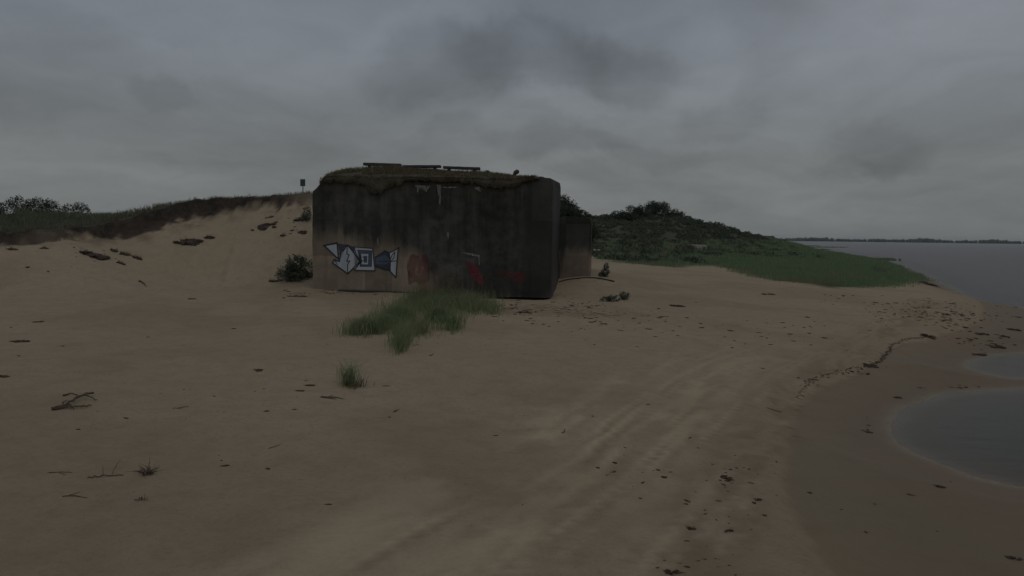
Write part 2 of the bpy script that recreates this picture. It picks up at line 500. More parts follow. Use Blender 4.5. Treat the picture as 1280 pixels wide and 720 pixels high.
gm = mesh_np('ground', V, Q, MAT['sand'], dict(wet=ZN['wet'], turf=ZN['turf'], green=green, track=np.clip(trk, 0, 1), rim=ZN['rim'], litter=lit, moist=np.clip(moist, 0, 1)), smooth=True)
tag(link('ground', gm), kind='structure')

# water: the cells that lie below the waterline, at z = 0
low = GZ < .02
cell = (low[:-1, :-1] | low[:-1, 1:] | low[1:, 1:] | low[1:, :-1])
cell &= (GX[:-1, :-1] > -2) & (GY[:-1, :-1] > -200)
Qw = Q.reshape(nr - 1, nc - 1, 4)[cell]
used, inv = np.unique(Qw.ravel(), return_inverse=True)
Vw = V[used].copy(); zt = Vw[:, 2].copy(); Vw[:, 2] = 0
opn = sstep(2.0, -1.0, ZN['sS'].ravel()[used])
dpt = np.where(opn > .5, 1 - np.exp(-np.maximum(-zt, 0) * 9), 1 - np.exp(-np.maximum(-zt, 0) * 7))
tag(link('water', mesh_np('water', Vw, inv.reshape(-1, 4), MAT['water'], dict(depth=dpt, open=opn), smooth=True)), kind='structure')


# ------------------------------------------------------------------ vegetation builders
def blades(P, h, w, lean, rs, tri_up=None):
    """P (n,3) feet; h, w, lean arrays -> verts, tris"""
    n = len(P)
    a = rs.uniform(0, 2 * np.pi, n); b = rs.uniform(0, 2 * np.pi, n)
    side = np.stack([np.cos(a), np.sin(a), np.zeros(n)], -1)
    out = np.stack([np.cos(b), np.sin(b), np.zeros(n)], -1)
    up = np.array([0, 0, 1.0])
    h = h[:, None]; w = w[:, None]; L = lean[:, None] * h
    v0 = P - side * w / 2 - up * .03; v1 = P + side * w / 2 - up * .03
    mid = P + up * h * .55 + out * L * .3
    v2 = mid - side * w * .38; v3 = mid + side * w * .38
    v4 = P + up * h * (1 - .25 * np.minimum(lean[:, None], 1)) + out * L
    V = np.stack([v0, v1, v2, v3, v4], 1).reshape(-1, 3)
    k = np.arange(n)[:, None] * 5
    T = np.concatenate([k + np.array([[0, 1, 3]]), k + np.array([[0, 3, 2]]), k + np.array([[2, 3, 4]])], 1).reshape(-1, 3)
    return V, T


def leaves(C, size, rs, flat=.0, aspect=.55):
    n = len(C)
    d = rs.normal(size=(n, 3)); d[:, 2] *= (1 - flat); d /= np.linalg.norm(d, axis=1)[:, None]
    e = rs.normal(size=(n, 3)); e -= d * (e * d).sum(1)[:, None]; e /= np.linalg.norm(e, axis=1)[:, None]
    s = size[:, None]
    V = np.stack([C - d * s * .5, C + e * s * aspect * .5, C + d * s * .5, C - e * s * aspect * .5], 1).reshape(-1, 3)
    F = np.arange(n * 4).reshape(-1, 4)
    return V, F


def tube(path, radii, k=6, ragged=0, rs=None):
    path = [np.array(p, float) for p in path]
    V = []; F = []
    for i, p in enumerate(path):
        t = path[min(i + 1, len(path) - 1)] - path[max(i - 1, 0)]
        t = t / (np.linalg.norm(t) + 1e-9)
        a = np.cross(t, [0, 0, 1.0]) if abs(t[2]) < .9 else np.cross(t, [1.0, 0, 0])
        a /= np.linalg.norm(a); b = np.cross(t, a)
        for j in range(k):
            q = 2 * math.pi * j / k
            r = radii[i] * (1 + (ragged * (rs.random() - .5) if rs is not None else 0))
            V.append(p + (a * math.cos(q) + b * math.sin(q)) * r)
    for i in range(len(path) - 1):
        for j in range(k):
            F.append((i * k + j, i * k + (j + 1) % k, (i + 1) * k + (j + 1) % k, (i + 1) * k + j))
    F.append(tuple(range(k))[::-1]); F.append(tuple((len(path) - 1) * k + j for j in range(k)))
    return V, F


class MB:
    def __init__(s): s.V = []; s.F = []; s.M = []
    def add(s, V, F, mi=0):
        o = len(s.V); s.V += [tuple(map(float, v)) for v in V]
        s.F += [tuple(int(i) + o for i in f) for f in F]; s.M += [mi] * len(F)
        return s
    def tube(s, path, radii, k=6, **kw): return s.add(*tube(path, radii, k, **kw))
    def build(s, name, mats, parent=None, loc=None, smooth=False):
        me = bpy.data.meshes.new(name); me.from_pydata(s.V, [], s.F)
        for m in (mats if isinstance(mats, (list, tuple)) else [mats]): me.materials.append(m)
        me.polygons.foreach_set('material_index', s.M)
        if smooth: me.polygons.foreach_set('use_smooth', [True] * len(s.F))
        me.update()
        return link(name, me, parent, loc)


def bbox(size, bevel=.01, rs=random, jit=.0, cuts=0, ragged=0):
    """bevelled, slightly worn box as verts/faces, centred"""
    bm = bmesh.new()
    bmesh.ops.create_cube(bm, size=1)
    for v in bm.verts: v.co = Vector((v.co.x * size[0], v.co.y * size[1], v.co.z * size[2]))
    if cuts:
        es = [e for e in bm.edges if abs((e.verts[0].co - e.verts[1].co).normalized().x) > .9] if size[0] >= max(size[1:]) else [e for e in bm.edges if abs((e.verts[0].co - e.verts[1].co).normalized().z) > .9]
        bmesh.ops.subdivide_edges(bm, edges=es, cuts=cuts)
    for v in bm.verts:
        v.co += Vector((rs.uniform(-1, 1), rs.uniform(-1, 1), rs.uniform(-1, 1))) * jit
    if bevel: bmesh.ops.bevel(bm, geom=[e for e in bm.edges if e.calc_face_angle(0) > .7], offset=bevel, segments=1, affect='EDGES')
    bm.verts.index_update()
    V = [tuple(v.co) for v in bm.verts]; F = [tuple(v.index for v in f.verts) for f in bm.faces]
    bm.free()
    return V, F


def lump(rs, r, sub=2, amp=.35, freq=2.2):
    bm = bmesh.new(); bmesh.ops.create_icosphere(bm, subdivisions=sub, radius=1)
    bm.verts.index_update()
    V = np.array([v.co for v in bm.verts]); F = [tuple(v.index for v in f.verts) for f in bm.faces]; bm.free()
    o = rs.uniform(0, 50, 3)
    n = fbm(V[:, 0] * freq + o[0] + V[:, 2] * 1.7, V[:, 1] * freq + o[1] - V[:, 2] * 1.3, 3, int(o[2])) - .5
    n2 = fbm(V[:, 2] * freq + o[1], V[:, 0] * freq * 1.3 + o[2] + V[:, 1], 3, 5) - .5
    V = V * (1 + amp * 2 * (n + n2))[:, None]
    return V * np.asarray(r, float), F


# materials of vegetation and debris
MAT['shrub'] = leafmat('shrub_leaves', (.045, .065, .038), (.075, .098, .058), (.032, .045, .03))
MAT['shrub_pale'] = leafmat('grey_green_leaves', (.07, .09, .062), (.105, .125, .085), (.045, .058, .042))
MAT['scrub'] = leafmat('scrub_leaves', (.055, .074, .048), (.085, .104, .066), (.1, .095, .062), scale=.12)
MAT['wood'] = simple('bark', (.06, .048, .038), (.1, .082, .065), 9, .9)
MAT['grass'] = leafmat('beach_grass_blades', (.135, .19, .09), (.21, .26, .135), (.22, .21, .12), scale=.9, trans=.35)
MAT['marsh'] = leafmat('marsh_grass_blades', (.118, .196, .1), (.195, .285, .15), (.23, .235, .13), scale=.3, trans=.35)
MAT['drygrass'] = leafmat('dry_grass_blades', (.19, .16, .09), (.11, .11, .06), (.15, .105, .065), scale=.7, trans=.3)
MAT['dunegrass'] = leafmat('dune_grass_blades', (.13, .14, .08), (.09, .105, .06), (.16, .15, .1), scale=.35, trans=.3)
MAT['turf'] = simple('turf_soil', (.038, .03, .023), (.095, .065, .05), 7, .95, .9, .04)
MAT['weed'] = simple('dried_seaweed', (.03, .019, .012), (.085, .052, .034), 25, .85, .6, .01)
MAT['drift'] = simple('driftwood', (.065, .044, .031), (.12, .085, .06), 14, .85, .5, .006)
MAT['deadwood'] = simple('dark_timber', (.035, .033, .032), (.06, .056, .052), 5, .85, .5, .006, stretch=(1, 7, 7))
MAT['postwood'] = simple('post_timber', (.04, .036, .03), (.075, .066, .055), 8, .9, .5, .006)
MAT['rubber'] = simple('black_hose', (.016, .016, .016), (.03, .029, .027), 12, .6, .2, .003)
MAT['metal'] = simple('weathered_metal', (.08, .085, .085), (.13, .135, .13), 6, .6, .1, .002)
MAT['rock'] = simple('broken_concrete', (.2, .185, .16), (.36, .34, .3), 6, .9, .5, .02)


def make_bush(name, loc, lobes, n, lsize, mat, label, cat, rs, stems=7, group=None, dens=.55):
    root = empty(name, loc, label, cat, group)
    C = []
    per = np.array([r[0] * r[1] * r[2] for _, r in lobes]) ** .67; per = per / per.sum()
    for (c, r), f in zip(lobes, per):
        k = int(n * f)
        d = rs.normal(size=(k, 3)); d /= np.linalg.norm(d, axis=1)[:, None]
        rad = rs.uniform(.25, 1.0, k) ** dens
        nz = .72 + .6 * fbm(d[:, 0] * 2.5 + c[0] * 3, d[:, 1] * 2.5 + d[:, 2] * 2.1 + c[1], 3, 9)
        C.append(np.array(c) + d * (rad * nz)[:, None] * np.array(r))
    C = np.concatenate(C)
    keep = fbm(C[:, 0] * 5 / max(.4, lsize * 7), C[:, 2] * 5 / max(.4, lsize * 7) + C[:, 1] * 3, 3, 77) > .4
    C = C[keep & (C[:, 2] > .02)]
    V, F = leaves(C, rs.uniform(.6, 1.25, len(C)) * lsize, rs)
    link('foliage', mesh_np('foliage', V, F, mat), root)
    mb = MB()
    for i in range(stems):
        c, r = lobes[i % len(lobes)]
        e = np.array(c) + rs.normal(size=3) * np.array(r) * .45
        e[2] = max(e[2], .2)
        b = np.array([c[0] * .15 + rs.normal() * .04, c[1] * .15 + rs.normal() * .04, -.1])
        md = (b + e) / 2 + rs.normal(size=3) * .06
        r0 = .012 + .012 * max(r)
        mb.tube([b, md, e], [r0, r0 * .7, r0 * .3], 5)
    mb.build('branches', MAT['wood'], root)
    return root


R = np.random.default_rng(5)


def on(px, py):
    p = ground(px, py); return p


def scatter_px(n, ell, rs, power=1.0):
    """feet on the ground under soft patches given by ellipses seen in the photograph"""
    P = []
    w = np.array([e[2] * e[3] * e[4] for e in ell], float); w /= w.sum()
    for e, f in zip(ell, w):
        c = ground(e[0], e[1]); l = ground(e[0] - e[2], e[1]); q = ground(e[0], e[1] + e[3]); q0 = ground(e[0], e[1] - e[3])
        ax = np.linalg.norm((c - l)[:2]); ay = max(abs(q0[1] - q[1]) / 2, .05)
        k = int(n * f)
        rad = np.abs(rs.normal(0, .5, k)); th = rs.uniform(0, 2 * np.pi, k)
        P.append(np.stack([c[0] + ax * rad * np.cos(th), c[1] + ay * rad * np.sin(th) + (0), np.zeros(k)], -1))
    P = np.concatenate(P)
    P[:, 2] = height(P[:, 0], P[:, 1])
    return P


# grass in front of the bunker: one uncountable patch
ell = [(545, 383, 45, 9, 1.3), (590, 384, 28, 9, 1), (515, 380, 18, 8, .8), (560, 372, 55, 5, .5), (500, 400, 26, 8, 1.1), (455, 416, 22, 7, 1.1), (480, 410, 20, 9, 1.1), (548, 402, 26, 9, .9),
       (500, 430, 12, 8, .7), (500, 440, 8, 5, .4), (566, 412, 14, 8, .35), (520, 416, 25, 8, .35), (615, 392, 14, 6, .3)]
ell = [(a, b, c * 1.15, d * 1.1, e) for a, b, c, d, e in ell]
P = scatter_px(19000, ell, R)
u_, n_ = bloc(P[:, 0], P[:, 1]); P = P[n_ < -.12]
cl = fbm(P[:, 0] * 2.2, P[:, 1] * 2.2, 3, 91); P = P[(cl > .44) | ((cl > .22) & (R.random(len(P)) < .3))]
n = len(P)
hh = R.uniform(.2, .62, n) * (.5 + .9 * fbm(P[:, 0] * .9, P[:, 1] * .9, 3, 93))
V1, T1 = blades(P, hh, R.uniform(.009, .019, n), R.uniform(.15, .9, n), R)
tag(link('beach_grass', mesh_np('beach_grass', V1, T1, MAT['grass'])), 'patch of green beach grass in front of the concrete bunker', 'grass', kind='stuff')
P2 = scatter_px(420, [(560, 372, 60, 5, 1), (530, 378, 30, 6, 1)], R); u_, n_ = bloc(P2[:, 0], P2[:, 1]); P2 = P2[n_ < -.12]
n = len(P2)
V1, T1 = blades(P2, R.uniform(.7, 1.05, n), R.uniform(.006, .012, n), R.uniform(.1, .35, n), R)
tops = V1.reshape(-1, 5, 3)[:, 4]
hd = np.repeat(tops, 4, 0) + R.normal(size=(len(tops) * 4, 3)) * np.array([.02, .02, .05])
Vh, Fh = leaves(hd, R.uniform(.03, .06, len(hd)), R, aspect=.3)
Vs = np.concatenate([V1, Vh]); Th = np.concatenate([Fh[:, [0, 1, 2]], Fh[:, [0, 2, 3]]]) + len(V1)
tag(link('seeding_grass', mesh_np('seeding_grass', Vs, np.concatenate([T1, Th]), MAT['drygrass'])), 'tall pale seed stalks of grass standing before the bunker wall', 'grass', kind='stuff')


def tuft(name, px, py, n, r, h, mat, label, cat, w=.012, lean=(.2, .8), group=None):
    c = ground(px, py)
    P = np.stack([R.normal(0, r, n), R.normal(0, r * .8, n), np.zeros(n)], -1)
    P[:, 2] = height(P[:, 0] + c[0], P[:, 1] + c[1]) - c[2]
    V, T = blades(P, R.uniform(.4, 1, n) * h, R.uniform(.6, 1.2, n) * w, R.uniform(*lean, n), R)
    o = link(name, mesh_np(name, V, T, mat), None, c)
    return tag(o, label, cat, group)


tuft('grass_tuft', 437, 482, 150, .075, .58, MAT['grass'], 'small lone green grass tuft on open sand left of the grass patch', 'grass', .01, (.15, .9))
tuft('withered_stems', 448, 484, 60, .09, .25, MAT['drygrass'], 'brown withered stems at the foot of the lone grass tuft', 'dead plant', .012, (.5, 1.5))

# marsh grass on the right
N = 120000
MY = 43 + 290 * R.random(N) ** 2.0; MX = R.uniform(-.1, .57, N) * MY
b, _, _ = polyd(MX, MY, BND)
b = b + 3.5 * (fbm(MX * .25, MY * .25, 3, 62) - .5) * sstep(48, 90, MY) + 1.4 * (fbm(MX * .6, MY * .6, 3, 63) - .5)
hz, zn = height(MX, MY, full=True)
dens = fbm(MX * .16, MY * .16, 3, 65)
keep = (b + 2.2 * (R.random(N) - .6) > .3) & (hz > .03) & (zn['hill'] < 2.2) & ((dens > .38) | (b > 5)) & (MX > 4 + (MY - 50) * .02) & (R.random(N) < .3 + .7 * sstep(.2, .3, MX / MY))
bare = ground(982, 340); bare2 = ground(875, 314)
keep &= (((MX - bare[0]) / 1.3) ** 2 + ((MY - bare[1]) / 2.2) ** 2) > 1
P = np.stack([MX, MY, hz], -1)[keep]
far = P[:, 1] / 60
P = np.repeat(P, 5, 0); P[:, :2] += R.normal(size=(len(P), 2)) * .3
far = np.repeat(far, 5)
n = len(P)
bh = np.repeat(b[keep], 5)
V1, T1 = blades(P, R.uniform(.22, .5, n) * (.6 + .7 * sstep(0, 4, bh)) * (.7 + .6 * fbm(P[:, 0] * .2, P[:, 1] * .2, 3, 67)), R.uniform(.018, .035, n) * np.clip(far, .8, 3), R.uniform(.1, .6, n), R)
# reed strips out in the water
isl = []
for (x0, x1, y) in [(985, 1053, 309.3), (999, 1033, 312.2), (1090, 1116, 325.3), (1000, 1020, 307.5)]:
    a_ = zplane(x0, y, 0); b_ = zplane(x1, y, 0)
    k = 420
    tt = R.random(k)
    isl.append(np.stack([a_[0] + (b_[0] - a_[0]) * tt, a_[1] + (b_[1] - a_[1]) * tt + R.normal(0, 1.5, k) * a_[1] / 150, np.zeros(k) - .02], -1))
isl = np.concatenate(isl); k = len(isl)
V2, T2 = blades(isl, R.uniform(.25, .6, k), R.uniform(.1, .2, k) * isl[:, 1] / 90, R.uniform(.1, .5, k), R)
tag(link('marsh_grass', mesh_np('marsh_grass', np.concatenate([V1, V2]), np.concatenate([T1, T2 + len(V1)]), MAT['marsh'])), 'low green marsh grass along the shore on the right', 'marsh grass', kind='stuff')

# scrub mass on the back dunes
lob = []
N = 11000
HX = R.uniform(-45, 95, N); HY = R.uniform(70, 285, N)
hz, zn = height(HX, HY, full=True)
b, _, _ = polyd(HX, HY, BND)
dn = fbm(HX * .06, HY * .06, 3, 85)
rightdamp = sstep(62, 30, HX)
keep = (b > np.where(HX / HY < .24, .8, 2)) & (zn['hill'] > np.where(HX / HY < .24, .1, .3)) & (dn > .26) & (R.random(N) < .12 + .88 * rightdamp) & (zn['dH'] < 14)
HX, HY, hz, dn, rd, hl = HX[keep], HY[keep], hz[keep], dn[keep], rightdamp[keep], zn['hill'][keep]
LC = []; LS = []
for x, y, z, d, rdm, hl_ in zip(HX, HY, hz, dn, rd, hl):
    r = (R.uniform(.35, 1.2) * (.45 + .9 * d)) * (.35 + .65 * rdm) * (.7 + .3 * min(hl_ / 3, 1))
    k = int(60 + 90 * r)
    dd = R.normal(size=(k, 3)); dd /= np.linalg.norm(dd, axis=1)[:, None]; dd[:, 2] = np.abs(dd[:, 2]) * .95
    LC.append(np.array([x, y, z - .1]) + dd * (R.uniform(.3, 1, k) ** .5)[:, None] * np.array([r * 1.3, r * 1.3, r]))
    LS.append(np.full(k, .16 + .17 * r))
LC = np.concatenate(LC); LS = np.concatenate(LS) * R.uniform(.6, 1.3, len(LC))
V1, F1 = leaves(LC, LS, R)
tag(link('dune_scrub', mesh_np('dune_scrub', V1, F1, MAT['scrub'])), 'dark green scrub covering the back dunes right of the bunker', 'scrub', kind='stuff')

# single shrubs
def lobes_rand(k, rx, ry, rz, r0, rs):
    out = []
    for i in range(k):
        a = rs.uniform(0, 2 * math.pi); q = rs.uniform(.1, .85)
        out.append(((rx * q * math.cos(a), ry * q * math.sin(a), rz * rs.uniform(.25, .78)), (r0 * rs.uniform(.7, 1.2),) * 2 + (r0 * rs.uniform(.6, 1.0),)))
    return out


def ground_at(px, Y):
    d = ray(px, 300); x = d[0] / d[1] * Y
    return np.array([x, Y, float(height(x, Y))])


make_bush('round_shrub', ground_at(820, 146), lobes_rand(12, 2.8, 2.2, 3.2, 1.25, R) + [((-1.2, 0, .8), (1.8, 1.5, 1.1)), ((1.4, 0, .7), (1.9, 1.5, 1.0))], 7500, .26, MAT['shrub'], 'large round dark shrub on the highest crest of the back dune', 'shrub', R, 9)
make_bush('dune_shrub', ground_at(798, 139), lobes_rand(9, 2.6, 2.0, 2.2, 1.0, R) + [((0, 0, .6), (2.4, 1.6, .9))], 4200, .25, MAT['shrub'], 'low dark shrub left of the round shrub on the back dune crest', 'shrub', R, 7)
make_bush('dune_shrub', ground_at(774, 133), lobes_rand(9, 3.2, 2.0, 2.0, 1.0, R) + [((-1.5, 0, .5), (1.8, 1.4, .8)), ((1.5, 0, .5), (1.8, 1.4, .8))], 4200, .26, MAT['shrub'], 'long low shrub halfway between the annex wall and the round shrub', 'shrub', R, 7)
make_bush('dune_shrub', ground_at(843, 150), lobes_rand(7, 1.8, 1.6, 1.7, .9, R) + [((0, 0, .5), (2.2, 1.6, .8))], 3000, .26, MAT['shrub'], 'smaller shrub just right of the round shrub on the falling dune crest', 'shrub', R, 6)
make_bush('dune_shrub', ground_at(724, 53), lobes_rand(12, 1.0, .9, 4.6, .7, R) + [((-.2, 0, 3.0), (1.1, .9, .8)), ((.5, 0, 2.6), (.8, .8, .7)), ((-.5, 0, 2.2), (1.0, .9, .9))], 11000, .16, MAT['shrub'], 'dark bush rising behind the annex wall of the bunker', 'shrub', R, 8)
make_bush('dune_shrub', ground_at(708, 52), lobes_rand(10, .7, .8, 5.2, .7, R) + [((-.1, 0, 3.5), (.9, .8, .8)), ((.3, 0, 2.8), (.9, .8, .8))], 10000, .14, MAT['shrub'], 'dark bush between the bunker corner and the annex top', 'shrub', R, 7)
# left skyline shrubs
for (px, Y, rx, rz, k, n, lab) in [(5, 49, 1.2, .75, 9, 2000, 'sparse dark shrub at the left end of the dune skyline'), (28, 48, 1.3, .95, 12, 2800, 'broad dark shrub on the left dune with upright twigs'),
                                   (61, 48.5, .8, .95, 9, 1900, 'narrow dark shrub on the left dune, nearest the bare skyline')]:
    o = make_bush('skyline_shrub', ground_at(px, Y), lobes_rand(k, rx, .9, rz, .3, R) + [((rx * q, -.2, .2), (.6, .5, .35)) for q in (-.8, -.3, .2, .7)], n, .1, MAT['shrub'], lab, 'shrub', R, 16, 'shrubs on the left dune skyline')
make_bush('low_shrub', ground_at(85, 50), lobes_rand(6, 1.5, .8, .7, .4, R), 1300, .11, MAT['shrub_pale'], 'low grey green shrub on the left dune beside the skyline shrubs', 'shrub', R, 5)
# bush left of the bunker
g_ = ground(365, 352)
make_bush('bunker_shrub', g_, lobes_rand(14, .66, .5, 1.35, .36, R) + [((.75, .2, .55), (.3, .3, .5)), ((-.3, 0, .3), (.45, .4, .3)), ((.25, -.1, .3), (.5, .4, .3))], 7500, .075, MAT['shrub_pale'], 'grey green bush on sand beside the left end of the bunker', 'bush', R, 14)
make_bush('climbing_shrub', ground(383, 276), [((0, 0, .2), (.3, .3, .3)), ((.1, -.2, .5), (.25, .25, .3)), ((-.2, .1, .1), (.35, .3, .15))], 900, .08, MAT['shrub_pale'], 'small green plant on the steep sand against the bunker edge', 'plant', R, 5)
make_bush('beach_shrub', ground(757, 346), [((0, 0, .22), (.26, .25, .24)), ((.03, 0, .48), (.15, .15, .24)), ((-.22, 0, .1), (.18, .18, .12))], 1100, .07, MAT['shrub_pale'], 'small upright green plant by the annex and the black hose', 'plant', R, 6)
make_bush('creeping_shrub', ground(766, 377), [((0, 0, .1), (.32, .3, .17)), ((-.3, 0, .07), (.25, .25, .12))], 1000, .06, MAT['shrub'], 'low spreading green plant on the sand right of the bunker litter', 'plant', R, 5, 'low plants right of the bunker')
make_bush('creeping_shrub', ground(781, 375), [((0, 0, .17), (.25, .25, .2))], 700, .06, MAT['shrub_pale'], 'taller round plant touching the low spreading plant', 'plant', R, 5, 'low plants right of the bunker')

# grass along the left dune lip and behind it
N = 30000
al = R.random(N); seg = np.array([p[:2] for p in LIP]); 
DX = R.uniform(-40, -3, N); DY = R.uniform(33, 62, N)
hz, zn = height(DX, DY, full=True)
df = zn['df']
keep = (df < .55) & (R.random(N) < np.where(df > .05, .35, np.where(df > -1.5, 1, .55)))
keep &= (DX / DY < -.2)
P = np.stack([DX, DY, hz], -1)[keep]; P = np.repeat(P, 4, 0); P[:, :2] += R.normal(size=(len(P), 2)) * .1
n = len(P)
left = sstep(-17.5, -20, P[:, 0])
V1, T1 = blades(P, R.uniform(.1, .3, n) * (.55 + .8 * left) * (.3 + 1.4 * fbm(P[:, 0] * .5, P[:, 1] * .5, 3, 95)), R.uniform(.012, .026, n), R.uniform(.3, 1.2, n), R)
tag(link('dune_grass', mesh_np('dune_grass', V1, T1, MAT['dunegrass'])), 'dry grass along the top of the left dune', 'grass', kind='stuff')

# clods of turf that slid down the slope
def clod(px, py, w, h, label, roots=26, pieces=11, name='turf_clod'):
    c = ground(px, py)
    s = c[1] / FPX
    W = w * s; H = h * s
    mb = MB()
    e = .4
    gx = (height(c[0] + e, c[1]) - height(c[0] - e, c[1])) / (2 * e)
    gy = (height(c[0], c[1] + e) - height(c[0], c[1] - e)) / (2 * e)
    Vl, Fl = lump(R, (W * .5, W * .2, max(.04, H * .22)), 3, .4, 3); Vl[:, 2] += gx * Vl[:, 0] + gy * Vl[:, 1]; mb.add(Vl, Fl)
    for i in range(pieces):
        x = R.uniform(-.5, .5) * W * .9; y = R.uniform(-.5, .5) * W * .3
        r = max(.05, H * .32 * R.uniform(.4, 1.25))
        Vl, Fl = lump(R, (r * R.uniform(1.0, 1.7), r * R.uniform(.9, 1.4), r * R.uniform(.5, .8)), 3, .5, 2.6)
        z = float(height(c[0] + x, c[1] + y)) - c[2]
        mb.add(Vl + np.array([x, y, z + r * .12]), Fl)
    P = np.stack([R.uniform(-.5, .5, roots) * W, R.uniform(-.5, .5, roots) * W * .3, np.zeros(roots)], -1)
    P[:, 2] = height(c[0] + P[:, 0], c[1] + P[:, 1]) - c[2] + H * .2
    Vb, Tb = blades(P, R.uniform(.08, .22, roots), R.uniform(.01, .02, roots), R.uniform(.6, 1.6, roots), R)
    mb.add(Vb, Tb, 1)
    root = mb.build(name, [MAT['turf'], MAT['drygrass']], None, c, False)
    return tag(root, label, 'turf clod', 'turf clods on the dune slope')


for a in [(236, 303, 34, 10, 'wide brown turf clod in the middle of the dune slope'), (262, 297, 10, 5, 'small dark clod at the upper right end of the wide turf clod'),
          (331, 285, 34, 8, 'long brown turf clod high on the slope below the sign', 26, 9), (118, 320, 32, 14, 'biggest dark turf clod below the left scarp', 40, 12),
          (142, 314, 10, 5, 'small turf clod just right of the biggest dark clod'), (157, 318, 14, 5, 'flat dark turf clod, upper one of a joined pair'),
          (171, 323, 13, 5, 'flat dark turf clod, lower one of a joined pair'), (151, 330, 8, 4, 'little dark clod lying under the joined pair of clods'),
          (337, 272, 9, 3, 'thin small clod above the long clod below the sign', 12, 4), (355, 295, 7, 5, 'lone round clod on the slope between long clod and bunker', 12, 4),
          (374, 276, 11, 6, 'dark clod near the bunker edge, upper one of two', 16, 5), (376, 291, 13, 5, 'dark clod near the bunker edge, lower one of two', 16, 5),
          (55, 311, 8, 5, 'small clod that dropped from the scarp at far left', 12, 4), (15, 312, 14, 6, 'flat turf clod at the left border below the scarp', 14, 5),
          (345, 352, 18, 5, 'dark clod at the left foot of the bunker bush', 18, 6), (373, 371, 22, 3, 'row of dark crumbs of turf on the sand before the bunker bush', 12, 9)]:
    clod(*a)

# ------------------------------------------------------------------ the bunker
def make_concrete():
    m, t, p, o = material('stained_concrete')
    v = t.coord(); x, y, z = t.xyz(v)
    big = t.noise(v, .55, 5, .6); med = t.noise(v, 2.2, 6, .62); fin = t.noise(v, 11, 5, .65)
    strk = t.noise(t.scale(v, (1, 1, .09)), 2.6, 6, .62); strk2 = t.noise(t.scale(v, (1, 1, .05)), 7, 4, .6)
    # algae-black upper wall, bare brown concrete low down: height of the change along the wall
    cv = t.new('ShaderNodeFloatCurve'); c = cv.mapping.curves[0]
    for px_, py_ in [(.1, .50), (.3, .44), (.37, .36), (.42, .12), (.5, .0), (.68, -.06), (.81, -.06), (.835, .2), (.9, .36)]: c.points.new(px_, py_)
    c.points[0].location = (0, .56); c.points[-1].location = (1, .34)
    cv.mapping.update()
    t.put(cv.inputs['Value'], t.lin(x, 0, 12.6, 0, 1))
    thr = t.m('MULTIPLY', cv.outputs[0], 5.0)
    dz = t.m('SUBTRACT', thr, z)
    dz = t.m('ADD', dz, t.m('MULTIPLY', t.m('SUBTRACT', big, .5), 1.9))
    dz = t.m('ADD', dz, t.m('MULTIPLY', t.m('SUBTRACT', strk, .5), 1.6))
    low = t.step(dz, -.55, .6)
    dark = t.mix(t.step(t.m('ADD', t.m('MULTIPLY', strk, .5), t.m('MULTIPLY', med, .5)), .36, .64), (.036, .0355, .034), (.078, .075, .066))
    dark = t.mix(t.m('MULTIPLY', t.step(strk2, .52, .75), .5), dark, (.03, .029, .028))
    dark = t.mix(t.m('MULTIPLY', t.step(big, .5, .72), .6), dark, (.115, .104, .083))
    brown = t.mix(t.step(med, .3, .7), (.27, .215, .16), (.21, .17, .128))
    brown = t.mix(t.m('MULTIPLY', t.step(strk, .5, .68), .5), brown, (.15, .13, .1))
    c0 = t.mix(low, dark, brown)
    # olive weathering just under the roof on the right, and pale patches
    up = t.m('MULTIPLY', t.m('MULTIPLY', t.step(z, 3.7, 4.5), t.m('MULTIPLY', t.step(x, 5.0, 7.5), t.step(x, 9.7, 9.2))), t.step(strk, .4, .62))
    c0 = t.mix(t.m('MULTIPLY', up, .55), c0, (.125, .113, .085))
    up2 = t.m('MULTIPLY', t.step(z, 4.2, 4.75), t.step(med, .35, .6))
    c0 = t.mix(t.m('MULTIPLY', up2, .5), c0, (.12, .105, .08))
    chips = t.m('MULTIPLY', t.step(t.noise(t.scale(v, (1, 1, .6)), 4.5, 5, .7), .66, .71), t.step(big, .42, .6))
    c0 = t.mix(t.m('MULTIPLY', chips, .4), c0, (.25, .24, .22))
    c0 = t.mix(t.m('MULTIPLY', t.step(fin, .5, .75), .3), c0, (.04, .038, .034))
    c0 = t.mix(t.m('MULTIPLY', t.m('MULTIPLY', t.step(x, 9.1, 9.6), t.m('LESS_THAN', x, 10.4905)), .75), c0, (.038, .037, .034))  # right end and side face coloured darker to offset the sky light there
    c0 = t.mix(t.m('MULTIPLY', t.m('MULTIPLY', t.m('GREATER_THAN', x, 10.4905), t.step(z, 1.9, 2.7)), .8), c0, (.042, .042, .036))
    pan = t.new('ShaderNodeTexWhiteNoise', noise_dimensions='2D')
    t.put(pan.inputs['Vector'], t.comb(t.m('FLOOR', t.m('MULTIPLY', t.m('ADD', x, t.m('MULTIPLY', med, .1)), .83)), t.m('FLOOR', t.m('MULTIPLY', z, .62)), 0.0))
    c0 = t.mix(1.0, c0, t.comb(*[t.lin(pan.outputs[0], 0, 1, .72, 1.18)] * 3), 'MULTIPLY')
    wide = t.lin(t.noise(v, .33, 3, .5), .35, .65, .62, 1.2)
    c0 = t.mix(1.0, c0, t.comb(wide, wide, wide), 'MULTIPLY')
    t.put(p.inputs['Base Color'], c0); t.put(p.inputs['Roughness'], .92); t.put(p.inputs['Specular IOR Level'], .2)
    brd = t.m('PINGPONG', t.m('MULTIPLY', z, 1.0), .13)
    seam = t.step(brd, .0, .012)
    hh = t.m('ADD', t.m('MULTIPLY', med, .5), t.m('ADD', t.m('MULTIPLY', fin, .3), t.m('MULTIPLY', seam, .12)))
    t.put(p.inputs['Normal'], t.bump(hh, .6, .05))
    return m


